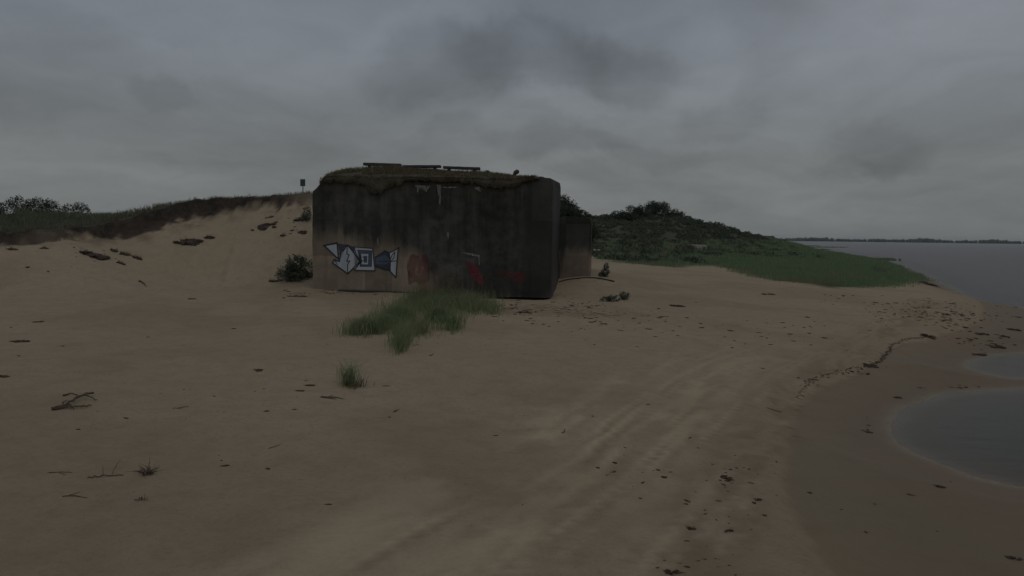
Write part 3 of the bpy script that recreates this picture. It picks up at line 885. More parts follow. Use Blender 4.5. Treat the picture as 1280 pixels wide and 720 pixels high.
MAT['concrete'] = make_concrete()
BZ = 0.96                                                    # foot of the wall
brz = math.atan2(BU[1], BU[0])
bunker = empty('concrete_bunker', (BF0[0], BF0[1], BZ), 'dark stained concrete bunker with graffiti and overgrown roof on the beach', 'bunker', rz=brz)


def block(us, top, nrow, depth, ndep, rs, amp=.012, z0=-.6, foot=None):
    """wall block with a top line top(u), worn faces and soft arrises"""
    us = np.array(us); nu = len(us)
    V = []; F = []
    ids = {}
    def vid(p):
        k = tuple(np.round(p, 4))
        if k not in ids: ids[k] = len(V); V.append(list(p))
        return ids[k]
    tops = np.array([top(u) for u in us])
    def pt(u, n, z): return (u, n, z)
    ns = np.linspace(0, depth, ndep + 1)
    fr = np.linspace(0, 1, nrow + 1)
    zz = lambda i, f: (z0 if foot is None else foot(us[i])) * (1 - f) + tops[i] * f
    for n, flip in ((0, False), (depth, True)):
        for i in range(nu - 1):
            for j in range(nrow):
                q = [pt(us[i], n, zz(i, fr[j])), pt(us[i + 1], n, zz(i + 1, fr[j])), pt(us[i + 1], n, zz(i + 1, fr[j + 1])), pt(us[i], n, zz(i, fr[j + 1]))]
                f = [vid(a) for a in q]; F.append(f[::-1] if flip else f)
    for i in range(nu - 1):
        for k in range(ndep):
            q = [pt(us[i], ns[k], tops[i]), pt(us[i + 1], ns[k], tops[i + 1]), pt(us[i + 1], ns[k + 1], tops[i + 1]), pt(us[i], ns[k + 1], tops[i])]
            F.append([vid(a) for a in q])
            zb = [(z0 if foot is None else foot(us[i])), (z0 if foot is None else foot(us[i + 1]))]
            q = [pt(us[i], ns[k], zb[0]), pt(us[i], ns[k + 1], zb[0]), pt(us[i + 1], ns[k + 1], zb[1]), pt(us[i + 1], ns[k], zb[1])]
            F.append([vid(a) for a in q])
    for i, flip in ((0, False), (nu - 1, True)):
        for k in range(ndep):
            for j in range(nrow):
                q = [pt(us[i], ns[k + 1], zz(i, fr[j])), pt(us[i], ns[k], zz(i, fr[j])), pt(us[i], ns[k], zz(i, fr[j + 1])), pt(us[i], ns[k + 1], zz(i, fr[j + 1]))]
                f = [vid(a) for a in q]; F.append(f[::-1] if flip else f)
    V = np.array(V, float)
    # wear: inward only on the front, ragged upper arris
    u, n, z = V[:, 0].copy(), V[:, 1].copy(), V[:, 2].copy()
    tp = np.interp(u, us, tops)
    nearf = n < 1e-6
    V[:, 1] += np.where(nearf, amp * fbm(u * 1.7, z * 1.7, 4, 3), 0)
    edge = np.clip(1 - (tp - z) / .22, 0, 1) * nearf
    V[:, 1] += edge ** 2 * .05 * (.4 + fbm(u * 2.5, z * 2, 3, 12))
    V[:, 2] += .045 * n * np.clip(z / np.maximum(tp, .1), 0, 1)
    V[:, 2] -= edge * .06 * fbm(u * 3.1, u * .3, 3, 14)
    sideR = u > us[-1] - 1e-6; sideL = u < us[0] + 1e-6
    er = np.clip(1 - (tp - z) / .3, 0, 1)
    V[:, 0] -= np.where(sideR, er ** 2 * .05 * (.5 + fbm(n * 2, z * 2, 3, 15)), 0)
    V[:, 0] -= np.where(sideR & nearf, .03 * fbm(z * 3, z * 0, 3, 16), 0); V[:, 0] += np.where(sideL & nearf, .05 * fbm(z * 3, z * 0 + 4, 3, 17), 0)
    return V, F


TOPU = [(0, 4.42), (.18, 4.55), (.45, 4.85), (.72, 5.02), (1.0, 5.05), (3, 5.0), (6, 4.98), (8.5, 4.98), (9.3, 5.02), (10.0, 5.07), (10.35, 5.04), (BL, 4.98)]
def top(u): return float(np.interp(u, [a for a, _ in TOPU], [b for _, b in TOPU]) + .03 * (fbm(np.array([u * 1.8]), np.array([.5]), 3, 19)[0] - .5))
us = sorted(list(np.linspace(0, BL, 64)) + [.18, .45, .72])
footf = lambda u: -.55 if u < 7.2 else (-.03 if u > 7.4 else -.55 + (u - 7.2) / .2 * .52)
Vb, Fb = block(us, top, 30, 7.0, 12, R, foot=footf)
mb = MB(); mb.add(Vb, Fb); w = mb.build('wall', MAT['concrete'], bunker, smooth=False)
# the footing set back under the undercut right half
mb = MB(); Vx, Fx = bbox((3.7, 6.0, .9), .03); mb.add(np.array(Vx) + np.array([8.5, 3.9, -.48]), Fx); mb.build('footing', MAT['concrete'], bunker)
# annex to the right at the back
AN0 = 6.6
def atop(u): return float(np.interp(u, [10.3, 10.8, 11.6, 12.0, 12.5], [3.55, 3.6, 3.55, 3.57, 3.5]))
au = np.linspace(BL + .003, 12.1, 14)
Va, Fa = block(au, atop, 22, 2.6, 5, R, z0=-.4)
Va[:, 1] += AN0
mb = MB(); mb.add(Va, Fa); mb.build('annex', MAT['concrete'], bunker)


def wall_uv(px, py, n=0.0):
    """local (u, z) where the line of sight meets the front wall"""
    d = ray(px, py)
    c = BF0 + BN * n
    t = ((c - CAM[:2]) @ BN) / (d[:2] @ BN)
    p = CAM + d * t
    return float((p[:2] - BF0) @ BU), float(p[2] - BZ)


# --- paint on the wall
def paintmat(name, c, c2, wear=.5, sc=5, alpha=.95):
    m, t, p, o = material(name)
    v = t.coord(); n = t.noise(t.scale(v, (1, 1, .5)), sc, 6, .7); n2 = t.noise(t.scale(v, (1, 1, .2)), 2.2, 4)
    col = t.mix(t.step(n2, .35, .7), c, c2)
    t.put(p.inputs['Base Color'], col); t.put(p.inputs['Roughness'], .7)
    tr = t.new('ShaderNodeBsdfTransparent'); mx = t.new('ShaderNodeMixShader')
    t.put(mx.inputs[0], t.m('SUBTRACT', 1.0, t.m('MULTIPLY', t.m('SUBTRACT', 1.0, t.step(n, .60 + (.8 - wear) * .35, .70 + (.8 - wear) * .35)), alpha))); t.l.new(p.outputs[0], mx.inputs[1]); t.l.new(tr.outputs[0], mx.inputs[2]); t.l.new(mx.outputs[0], o.inputs[0])
    return m


PM = {'silver': paintmat('silver_paint', (.42, .445, .475), (.33, .36, .41), .45), 'blue': paintmat('blue_paint', (.06, .078, .12), (.095, .115, .165), .6),
      'navy': paintmat('navy_paint', (.03, .034, .055), (.05, .055, .085), .5), 'ink': paintmat('black_paint', (.012, .012, .016), (.02, .02, .024), .15),
      'red': paintmat('red_paint', (.15, .02, .03), (.08, .018, .022), .95, 9, .85), 'dullred': paintmat('faded_red_paint', (.16, .02, .024), (.11, .022, .024), 1.0, 7, .4),
      'lime': paintmat('lime_bloom', (.26, .25, .23), (.13, .125, .115), 1.05, 13)}
PK = list(PM)


def poly_paint(mb, pts, off, mi):
    P = [wall_uv(385 + x / 7.2, 285 + y / 7.2) for x, y in pts]
    a = sum(P[i][0] * P[(i + 1) % len(P)][1] - P[(i + 1) % len(P)][0] * P[i][1] for i in range(len(P)))
    if a < 0: P = P[::-1]
    bm = bmesh.new()
    f = bm.faces.new([bm.verts.new((u, -off, z)) for u, z in P])
    bmesh.ops.triangulate(bm, faces=[f])
    bm.verts.index_update()
    mb.add([tuple(v.co) for v in bm.verts], [tuple(v.index for v in q.verts) for q in bm.faces], mi)
    bm.free()


def line_paint(mb, pts, w, off, mi, closed=False):
    P = [np.array(wall_uv(385 + x / 7.2, 285 + y / 7.2)) for x, y in pts]
    if closed: P = P + [P[0]]
    for k, (a, b) in enumerate(zip(P[:-1], P[1:])):
        d = (b - a) / (np.linalg.norm(b - a) + 1e-9); nn = np.array([-d[1], d[0]]) * w / 2; e = d * w * .45
        q = [a - e - nn, b + e - nn, b + e + nn, a - e + nn]
        mb.add([(x, -off - k * .00012, z) for x, z in q], [(0, 1, 2, 3)], mi)


A = [(150, 158), (262, 138), (276, 280)]
B = [(354, 150), (400, 205), (470, 303), (358, 410), (222, 312), (238, 282), (284, 302), (296, 215), (330, 190)]
C_ = [(415, 170), (582, 185), (604, 384), (420, 380), (474, 306), (430, 222)]
D1 = [(606, 262), (695, 205), (732, 225), (742, 305), (745, 378), (690, 372), (606, 345)]
D2 = [(732, 225), (812, 184), (792, 445), (738, 385), (743, 305)]
mb = MB()
for q in (A, B, C_, D1, D2): 
    poly_paint(mb, q, .016, PK.index('navy' if q is D1 else 'silver'))
mb2 = mb
poly_paint(mb, [(448, 200), (575, 205), (572, 345), (470, 345), (486, 300), (470, 240)], .0175, PK.index('blue'))
poly_paint(mb, [(480, 228), (548, 230), (545, 330), (482, 330)], .019, PK.index('silver'))
poly_paint(mb, [(500, 250), (535, 252), (533, 312), (503, 312)], .0205, PK.index('blue'))
poly_paint(mb, [(610, 275), (690, 240), (735, 275), (735, 310), (690, 330), (612, 325)], .0175, PK.index('blue'))
poly_paint(mb, [(268, 140), (345, 150), (330, 188), (298, 212), (280, 190)], .0155, PK.index('navy'))
poly_paint(mb, [(360, 150), (415, 172), (440, 215), (405, 205)], .0155, PK.index('navy'))
ink = PK.index('ink')
for q, cl, w_ in [(A, 1, .05), (B, 1, .05), (C_, 1, .04), ([(606, 262), (695, 205), (732, 225)], 0, .04), (D2, 1, .045), ([(745, 378), (690, 372), (606, 345)], 0, .04),
                  ([(354, 150), (352, 235), (372, 240), (350, 300), (378, 296), (357, 330), (358, 410)], 0, .04), ([(238, 282), (266, 330)], 0, .03),
                  ([(470, 240), (486, 300), (470, 345), (572, 345), (575, 205), (448, 200)], 1, .03), ([(482, 228), (548, 230), (545, 330), (482, 330)], 0, .025),
                  ([(482, 262), (515, 262), (515, 292), (482, 296)], 0, .025), ([(738, 290), (760, 240), (782, 215), (775, 265), (748, 300), (800, 296)], 0, .035),
                  ([(640, 300), (735, 300)], 0, .03), ([(138, 160), (262, 132)], 0, .05), ([(812, 178), (825, 180)], 0, .05)]:
    line_paint(mb, q, w_, .0225, ink, bool(cl))
mb.build('graffiti', [PM[k] for k in PK], bunker)['label'] = 'silver and blue angular graffiti lettering with black outlines'


def zpoly(pts):   # photograph pixels -> the coordinates poly_paint takes
    return [((x - 385) * 7.2, (y - 285) * 7.2) for x, y in pts]


mb = MB(); poly_paint(mb, zpoly([(582, 327), (591, 329), (598, 335), (606, 354), (601, 357), (595, 352), (588, 343)]), .016, PK.index('red'))
mb.build('graffiti', [PM[k] for k in PK], bunker)['label'] = 'slanting bright red paint stroke'
mb = MB(); poly_paint(mb, zpoly([(622, 339), (632, 337), (641, 341), (650, 338), (656, 343), (655, 352), (647, 355), (641, 350), (632, 345), (624, 345)]), .016, PK.index('dullred'))
mb.build('graffiti', [PM[k] for k in PK], bunker)['label'] = 'faded dark red paint blotch'
mb = MB()
poly_paint(mb, zpoly([(510, 322), (516, 317), (524, 320), (533, 316), (536, 327), (534, 339), (537, 350), (528, 357), (519, 352), (511, 356), (513, 341), (509, 332)]), .016, PK.index('dullred'))
mb.build('graffiti', [PM[k] for k in PK], bunker)['label'] = 'rust red rubbed out paint patch'
# lime bloom that ran down from cracks
for q in [[(519, 231.5), (538, 232.5), (536, 234), (533, 240), (531, 234), (527, 234), (526, 238), (524, 234), (522, 242), (521, 234)],
          [(546, 231), (552, 231), (551, 239), (551.5, 247), (550.5, 256), (549, 255), (549.5, 246), (547.5, 239)],
          [(593, 235), (599, 233), (603, 236), (601, 240), (597, 237.5)], [(559, 290), (561, 290), (561, 297), (559.8, 299)], [(471, 299), (473, 297), (473.5, 308), (472, 307)],
          [(576, 315), (590, 317), (600, 319), (599.5, 331), (598.5, 331), (598, 321), (588, 319)], [(553, 233.5), (572, 233.5), (570, 235), (555, 235)]]:
    mb = MB(); poly_paint(mb, zpoly(q), .017, PK.index('lime')); mb.build('lime_streak', [PM[k] for k in PK], bunker)

# --- turf on the roof
UU, NN_ = np.meshgrid(np.linspace(.5, BL - .55, 240), np.linspace(-.1, 6.8, 50))
prof = np.interp(UU, [0, .6, 1.2, 2.3, 3.2, 4.3, 5.5, 7, 8.2, 9.2, 10.3], [.08, .18, .30, .42, .52, .42, .38, .30, .22, .1, .03])
rise = sstep(-.25, 1.6, NN_)
zz = np.array([top(u) for u in UU[0]])[None, :] + prof * (.25 + .75 * rise) * (.75 + .5 * fbm(UU * 1.1, NN_ * 1.1, 4, 51)) + .05 * (fbm(UU * 3.2, NN_ * 3.2, 3, 52) - .5) + .045 * np.maximum(NN_, 0)
# the front hem hangs over the wall in tongues
hang = np.interp(UU[0], [0, .9, 1.6, 2.2, 2.8, 3.4, 4.2, 5.2, 6.5, 7.4, 8.6, 9.4, 10.4], [.02, .25, .25, .3, .55, .45, .12, .1, .14, .3, .36, .2, .02]) * (.25 + 1.5 * fbm(UU[0] * 3.3, UU[0] * 0, 4, 53))
Vt = np.stack([UU, NN_, zz], -1).reshape(-1, 3)
nu_ = UU.shape[1]
lowrow = np.stack([UU[0], np.full(nu_, -.1) - .02, np.array([top(u) for u in UU[0]]) - hang], -1)
midrow = np.stack([UU[0], np.full(nu_, -.17) - .05 * fbm(UU[0] * 3, UU[0] * 0, 3, 54), np.array([top(u) for u in UU[0]]) - hang * .45], -1)
Vt = np.concatenate([lowrow, midrow, Vt])
ri = np.arange(len(Vt)).reshape(-1, nu_)
Ft = np.stack([ri[:-1, :-1], ri[:-1, 1:], ri[1:, 1:], ri[1:, :-1]], -1).reshape(-1, 4)
MAT['roofturf'] = simple('roof_turf', (.055, .05, .035), (.1, .085, .06), 3, .95, .9, .05)
link('roof_turf', mesh_np('roof_turf', Vt, Ft, MAT['roofturf'], smooth=True), bunker)


def roofz(u, n):
    i = np.clip(np.searchsorted(UU[0], u), 0, nu_ - 1); j = np.clip(np.searchsorted(NN_[:, 0], n), 0, NN_.shape[0] - 1)
    return zz[j, i]


n = 15000
gu = R.uniform(.4, BL - .7, n); gn = np.concatenate([R.uniform(-.1, 1.5, n // 2), R.uniform(-.1, 6.5, n - n // 2)])
gz = roofz(gu, gn)
dens = fbm(gu * 1.5, gn * 1.5, 3, 56)
keep = (dens > .35) & (R.random(n) < np.interp(gu, [0, 1, 8.3, 9.2, 10], [.6, 1, 1, .45, .1]))
P = np.stack([gu, gn, gz], -1)[keep]; n = len(P)
tall = np.interp(P[:, 0], [0, .8, 2.0, 2.6, 3.5, 3.8, 6, 8, 10], [.6, 1.1, 1.2, 1.45, 1.45, .8, .7, .8, .6])
V1, T1 = blades(P, R.uniform(.06, .2, n) * tall, R.uniform(.012, .022, n), R.uniform(.3, 1.3, n), R)
# hem blades hanging over the front
k = 6500
hu = R.uniform(.4, BL - .8, k); hz = np.array([top(q) for q in hu]); hg = np.interp(hu, UU[0], hang)
Ph = np.stack([hu, np.full(k, -.14), hz - hg * R.random(k)], -1)
V2, T2 = blades(Ph, R.uniform(.05, .16, k), R.uniform(.012, .022, k), R.uniform(.6, 1.6, k), R)
V2[:, 1] = np.minimum(V2[:, 1], -.09)
o = link('roof_grass', mesh_np('roof_grass', np.concatenate([V1, V2]), np.concatenate([T1, T2 + len(V1)]), MAT['drygrass']), bunker)
o['kind'] = 'stuff'


def bw(u, n, z):
    p = BF0 + BU * u + BN * n
    return np.array([p[0], p[1], BZ + z])


# --- benches on the roof
def bench(px0, px1, py0, py1, nd, label, legs):
    """low bench of one plank on two posts"""
    py0 -= .8; py1 -= .8
    u0, z0 = wall_uv(px0, py0, nd); u1, z1 = wall_uv(px1, py1, nd)
    L = math.hypot(u1 - u0, z1 - z0)
    c = bw((u0 + u1) / 2, nd, 0); zc = (z0 + z1) / 2
    foot = float(roofz((u0 + u1) / 2, nd))
    root = empty('wooden_bench', (c[0], c[1], BZ + foot), label, 'bench', 'low wooden benches on the bunker roof', brz)
    til = math.atan2(z1 - z0, u1 - u0)
    s_ = MB(); Vx, Fx = bbox((L, .3, .115), .012, jit=.006, cuts=6); s_.add(Vx, Fx)
    so = s_.build('seat', MAT['deadwood'], root, (0, 0, zc - foot)); so.rotation_euler = (0, -til, 0)
    for f in legs:
        u = u0 + (u1 - u0) * f; zt = z0 + (z1 - z0) * f
        zf = float(roofz(u, nd)) - .25
        l_ = MB(); Vx, Fx = bbox((.13, .2, zt - .045 - zf), .01, jit=.004); l_.add(np.array(Vx), Fx)
        l_.build('leg', MAT['deadwood'], root, (u - (u0 + u1) / 2, 0, (zt - .045 + zf) / 2 - foot))
    return root


bench(455, 501, 206, 207.2, 1.7, 'leftmost bench on the bunker roof, above the brown grass mound', (.15, .85))
bench(504.5, 551, 209.2, 209, 1.7, 'middle bench of three on the bunker roof', (.2, .84))
bench(554.5, 600, 210.2, 211.8, 1.7, 'rightmost bench on the bunker roof, next to the stub', (.15, .86))


def post(px, pyb, pyt, w, lean, label, knob):
    u, zt = wall_uv(px, pyt, 1.5); zb = float(roofz(u, 1.5)) - .2
    c = bw(u, 1.5, zb)
    mb = MB(); H = zt - zb
    pth = [(0, 0, 0), (lean * .3, 0, H * .5), (lean * .8, 0, H * .85), (lean, 0, H)]
    mb.tube(pth, [w * .5, w * .48, w * .5, w * .42], 8, ragged=.2, rs=R)
    o = mb.build('wooden_post', MAT['postwood'], None, c)
    o.rotation_euler = (0, 0, brz)
    if knob:
        q = MB(); Vl, Fl = lump(R, (.13, .1, .1), 2, .2); q.add(Vl + np.array([lean + .05, 0, H - .02]), Fl); q.build('post_head', MAT['postwood'], o)
    return tag(o, label, 'post', 'broken posts on the bunker roof')


post(609, 217, 213, .16, .03, 'short post stub on the roof next to the rightmost bench', False)
post(642, 222, 214.5, .16, .08, 'leaning post with a thick head near the roof right end', True)

p_ = bw(11.35, AN0 + .8, 3.5)
make_bush('roof_shrub', p_, [((-.75, 0, .3), (.5, .6, .4)), ((-.25, 0, .25), (.55, .6, .4)), ((.25, .1, .15), (.5, .6, .28)), ((.55, 0, .05), (.3, .6, .2)), ((0, -.6, .0), (.9, .25, .16))], 5200, .09, MAT['shrub'], 'low dark shrub growing on top of the annex wall', 'shrub', R, 8)

# --- sign on the dune
sg = ground_at(379, 45.5)
sb = at(379, 232, 45.5)
root = empty('sign_post', sg, 'small dark square sign on a thin post on the dune crest', 'sign')
mb = MB(); H = sb[2] - sg[2] + .25
mb.tube([(0, 0, -.4), (0, 0, H)], [.028, .028], 8); mb.build('post', MAT['metal'], root)
s_ = 45.5 / FPX
MAT['signback'] = simple('sign_plate', (.045, .05, .05), (.065, .07, .07), 3, .6, .1, .002)
mb = MB(); Vx, Fx = bbox((6.2 * s_, .02, 8.6 * s_), .004); mb.add(np.array(Vx) + np.array([0, -.042, sb[2] - sg[2] + 3.6 * s_]), Fx); mb.build('plate', MAT['signback'], root)
for dz in (-.08, .1):
    mb = MB(); Vx, Fx = bbox((.09, .012, .03), .002); mb.add(np.array(Vx) + np.array([0, -.03, sb[2] - sg[2] + 3.6 * s_ + dz]), Fx)
    mb.build('bracket', MAT['metal'], root)

# --- black hose round the annex
pts = []
for (px, py, Y) in [(699, 353, 0), (706, 351, 0), (716, 349.3, 0), (727, 348.2, 0), (738, 347.8, 0), (748, 348.6, 0), (758, 350.4, 0), (768, 352.5, 0)]:
    p = ground(px, py) + np.array([0, 0, .03]); pts.append(p)
pts = spline(pts, 5)
c0 = np.array(pts[len(pts) // 2])
c0[2] = float(height(c0[0], c0[1]))
mb = MB(); mb.tube([np.array(p) - c0 for p in pts], [.035] * len(pts), 8)
tag(mb.build('black_hose', MAT['rubber'], None, c0, True), 'black hose arching over the sand past the annex wall', 'hose')

# --- dark strip at the wall foot, standing in for a shaded gap
p = ground(460, 370); u, nn = bloc(p[0], p[1])
c = bw(3.0, -.12, 0); c[2] = float(height(c[0], c[1])) + .03
mb = MB(); Vx, Fx = bbox((3.6, .16, .07), .01, jit=.012, cuts=9); mb.add(Vx, Fx)
o = mb.build('foot_shade_strip', MAT['deadwood'], None, c); o.rotation_euler = (.2, .012, brz - .02)
tag(o, 'long dark strip standing in for the shaded gap along the left foot of the bunker wall', 'plank')

# --- pale concrete lumps
def rock(px, py, Y, w, h, label, name='concrete_block'):
    c = ground_at(px, Y); s = Y / FPX
    mb = MB(); Vx, Fx = bbox((w * s, w * s * .7, h * s + .4), .06, jit=.06, cuts=2); mb.add(np.array(Vx) + np.array([0, 0, h * s / 2 - .1]), Fx)
    o = mb.build(name, MAT['rock'], None, c); o.rotation_euler = (0, 0, R.uniform(-.4, .4))
    return tag(o, label, 'concrete block')


pq = ground(874, 313)
rock(874, 313, pq[1], 16, 6, 'pale concrete block showing among the dark scrub')
c = ground(742, 317)
mb = MB()
for i in range(7):
    r = R.uniform(.1, .28); Vl, Fl = lump(R, (r, r, r * .7), 2); mb.add(Vl + np.array([R.uniform(-.6, .6), R.uniform(-.4, .4), .1 + (i % 3) * .12]), Fl)
tag(mb.build('rubble_heap', MAT['rock'], None, c), 'heap of pale rubble just right of the annex wall', 'rubble')

# ------------------------------------------------------------------ driftwood, twigs and weed on the sand
def branchy(px, py, wpx, label, name='driftwood_branch', limbs=5, rad=.02, ang=.15, cat='driftwood', mat='drift', spread=.5):
    c = ground(px, py); L = wpx * c[1] / FPX
    mb = MB()
    def path(p0, a, l, r, k=7):
        pts = [np.array(p0, float)]; rr = [r]
        for i in range(k):
            a += R.normal(0, .16)
            q = pts[-1] + np.array([math.cos(a) * l / k, math.sin(a) * l / k, 0])
            q[2] = float(height(c[0] + q[0], c[1] + q[1])) - c[2] + r * R.uniform(.4, 1.6)
            pts.append(q); rr.append(r * (1 - .75 * (i + 1) / k) + .0015)
        mb.tube(pts, rr, 6, ragged=.3, rs=R)
        return pts, a
    main, a = path((-L / 2 * math.cos(ang), -L / 2 * math.sin(ang), rad), ang, L, rad)
    for i in range(limbs):
        b = main[R.integers(1, 4)]
        path(b, ang + R.choice([-1, 1]) * R.uniform(.25, 1) * spread * 2, L * R.uniform(.4, .75), rad * .55, 6)
    o = mb.build(name, MAT[mat], None, c)
    return tag(o, label, cat)


def sticks_px(base, limbs, label, name, cat, mat='drift'):
    c = ground(*base); k_ = c[1] / FPX
    mb = MB()
    for pts, r0, r1 in limbs:
        P = []
        n = len(pts)
        for x, y, lift in pts:
            p = ground(x, y); P.append(np.array([p[0], p[1], float(height(p[0], p[1])) + lift]) - c)
        P = [np.array(q) for q in spline([tuple(q) for q in P], 4)]
        P = [q + R.normal(0, .006, 3) for q in P]
        rr = np.linspace(r0, r1, len(P)) * k_ / 2
        mb.tube(P, list(rr), 6, ragged=.35, rs=R)
    return tag(mb.build(name, MAT[mat], None, c), label, cat)


sticks_px((90, 509), [([(66, 513, .02), (76, 511, .03), (83, 508.5, .04), (92, 504.5, .06), (101, 501, .07), (111, 500, .05), (121, 503, .02)], 4.5, 1.2),
                      ([(70, 513, .02), (82, 512, .03), (94, 511.5, .03), (104, 511, .03), (114, 508.5, .02)], 3.6, 1.6), ([(90, 506, .05), (97, 503, .06), (105, 498, .06), (116, 495, .04)], 2.2, 3.2),
                      ([(84, 508, .04), (89, 510, .03), (92, 514, .01)], 1.6, .8), ([(76, 511, .03), (80, 507, .05), (84, 505, .05)], 2.2, .9)], 'forked dark driftwood branch lying on open sand at left', 'driftwood_branch', 'driftwood')
sticks_px((88, 495), [([(79, 496, .01), (86, 494, .02), (96, 494.5, .01)], 2.4, 1.2)], 'short dark stick just above the forked driftwood branch', 'driftwood_stick', 'driftwood')
sticks_px((133, 597), [([(110, 599, .005), (122, 597.5, .01), (135, 596, .01), (155, 594.5, .005)], 1.7, 1.1), ([(140, 595, .01), (145, 591, .06), (151, 585, .1)], 1.0, .5), ([(128, 597, .01), (129, 594, .03), (130, 590, .05)], .8, .5)],
          'long thin twig with one upright side shoot, left foreground', 'thin_twig', 'twig')
branchy(97, 619, 34, 'pale thin twig lowest at the left foreground', name='thin_twig', limbs=1, rad=.006, ang=.5, cat='twig')
branchy(75, 591, 30, 'faint thin twig left of the long twig', name='thin_twig', limbs=1, rad=.005, ang=.35, cat='twig')
branchy(180, 355, 20, 'straight dark stick at the foot of the dune slope', name='driftwood_stick', limbs=0, rad=.04, ang=-.45)
branchy(226, 511, 20, 'little twig right of the forked driftwood branch', name='thin_twig', limbs=1, rad=.007, ang=.1, cat='twig')
branchy(497, 515, 18, 'short slanting twig on sand below the lone tuft', name='thin_twig', limbs=1, rad=.009, ang=1.0, cat='twig')
branchy(708, 540, 20, 'short slanting twig in the middle of the open foreground sand', name='thin_twig', limbs=0, rad=.008, ang=.9, cat='twig')
branchy(345, 559, 22, 'hair thin twig right of the tangled dead plant', name='thin_twig', limbs=0, rad=.005, ang=.9, cat='twig')
branchy(413, 498, 28, 'spiky dark twig cluster below the lone grass tuft', name='thin_twig', limbs=5, rad=.012, ang=.1, cat='twig')
branchy(965, 512, 20, 'thin twig beside the dark wrack edge', name='thin_twig', limbs=1, rad=.007, ang=.4, cat='twig')
branchy(1122, 529, 0.1 + 14, 'short stick on the wet sand near the pool', name='driftwood_stick', limbs=0, rad=.008, ang=-.9) if False else None
branchy(1139, 620, 10, 'short dark stick on wet sand below the pool', name='driftwood_stick', limbs=0, rad=.007, ang=-.7)


def tangle(px, py, wpx, n, label):
    c = ground(px, py); L = wpx * c[1] / FPX
    mb = MB()
    for i in range(n):
        a = R.uniform(0, 2 * math.pi); e = R.uniform(.05, 1.1)
        l = L * R.uniform(.35, .75)
        d = np.array([math.cos(a) * math.cos(e), math.sin(a) * math.cos(e), math.sin(e)])
        s0 = R.normal(0, L * .12, 3); s0[2] = abs(s0[2]) * .3
        mb.tube([s0, s0 + d * l * .5 + R.normal(0, .012, 3), s0 + d * l + np.array([0, 0, -l * .15])], [.004, .003, .0015], 4)
    mb.tube([np.array([.02, 0, 0]), np.array([.03, 0, L * .35]), np.array([.035, .01, L * .75])], [.004, .003, .0015], 4)
    o = mb.build('dead_plant', MAT['drift'], None, c)
    return tag(o, label, 'dead plant')


tangle(183, 594, 32, 42, 'tangled dead plant with wiry stems in the left foreground')
tangle(177, 626, 14, 20, 'small dark tangle below the tangled dead plant')


def weed(px, py, wpx, label, name='seaweed_clump', n=13, asp=.45):
    c = ground(px, py); L = wpx * c[1] / FPX
    mb = MB()
    for i in range(n):
        x = R.uniform(-.5, .5) * L; y = R.uniform(-.5, .5) * L * asp * 1.6
        r = L * R.uniform(.07, .19)
        Vl, Fl = lump(R, (r * R.uniform(1, 1.7), r, r * .5), 2, .6, 3)
        z = float(height(c[0] + x, c[1] + y)) - c[2]
        mb.add(Vl + np.array([x, y, z + r * .18]), Fl)
    for i in range(n):
        a = R.uniform(0, 2 * math.pi); l = L * R.uniform(.3, .7); st = np.array([R.uniform(-.4, .4) * L, R.uniform(-.3, .3) * L * asp, 0])
        pts = [st]
        for k in range(3):
            a += R.normal(0, .5); q = pts[-1] + np.array([math.cos(a), math.sin(a), 0]) * l / 3
            q[2] = float(height(c[0] + q[0], c[1] + q[1])) - c[2] + .012; pts.append(q)
        mb.tube(pts, [L * .03, L * .025, L * .018, L * .008], 5)
    return tag(mb.build(name, MAT['weed'], None, c), label, 'seaweed', 'clumps of dried seaweed on the beach')


for a in [(25, 427, 17, 'dark seaweed clump on the left sand below the scarp'), (3, 471, 16, 'dark seaweed clump cut by the left border'), (47, 403, 10, 'tiny dark clump at left, highest on the flat sand'),
          (322, 463, 10, 'small flat clump on sand left of the lone grass tuft'), (375, 489, 9, 'small clump beside the spiky twig cluster'), (388, 482, 10, 'flat dark clump between lone tuft and small clump'),
          (239, 374, 9, 'dark speck of weed at the foot of the slope left of bunker bush'), (846, 383, 14, 'dark seaweed clump on bare sand right of the low plants'), (773, 455, 7, 'tiny clump alone in the middle of the beach') if False else (755, 405, 7, 'tiny dark clump on sand below the low plants'),
          (1175, 609, 11, 'dark clump on wet sand just below the pool'), (948, 627, 8, 'round dark clump left of the wet sand'), (911, 665, 9, 'round dark clump, lowest pair member near wrack specks'),
          (864, 661, 10, 'flat ragged clump left of the lowest round clump'), (1268, 699, 14, 'dark flat clump in the bottom right corner'), (908, 598, 14, 'loose ragged weed heap left of the wrack edge'),
          (840, 717, 18, 'dark clump at the bottom border'), (1245, 434, 16, 'largest brown seaweed heap near the right border'), (1227, 415, 12, 'brown seaweed heap above the small far pool') if False else (1227, 418, 12, 'brown seaweed heap left above the largest heap'),
          (1268, 413, 14, 'brown seaweed heap against the right border'), (1256, 421, 12, 'brown seaweed streak between two heaps at the right'), (1160, 356, 22, 'long dark wrack heap at the tip of the marsh grass'), (1122, 498, 9, 'small clump on wet sand above the pool edge') if False else (1121, 497, 9, 'small clump on wet sand above the pool edge'),
          (1086, 541, 8, 'small clump left of the pool tip'), (1088, 458, 14, 'flat dark clump lying on the wrack edge line'), (1160, 421, 14, 'dark clump where the wrack edge line ends'), (1226, 444, 14, 'ragged weed at the tip of the far pool'),
          (960, 368, 12, 'thin dark weed streak below the marsh grass'), (656, 391, 12, 'brown weed heap in the litter before the bunker')]:
    if a: weed(*a)

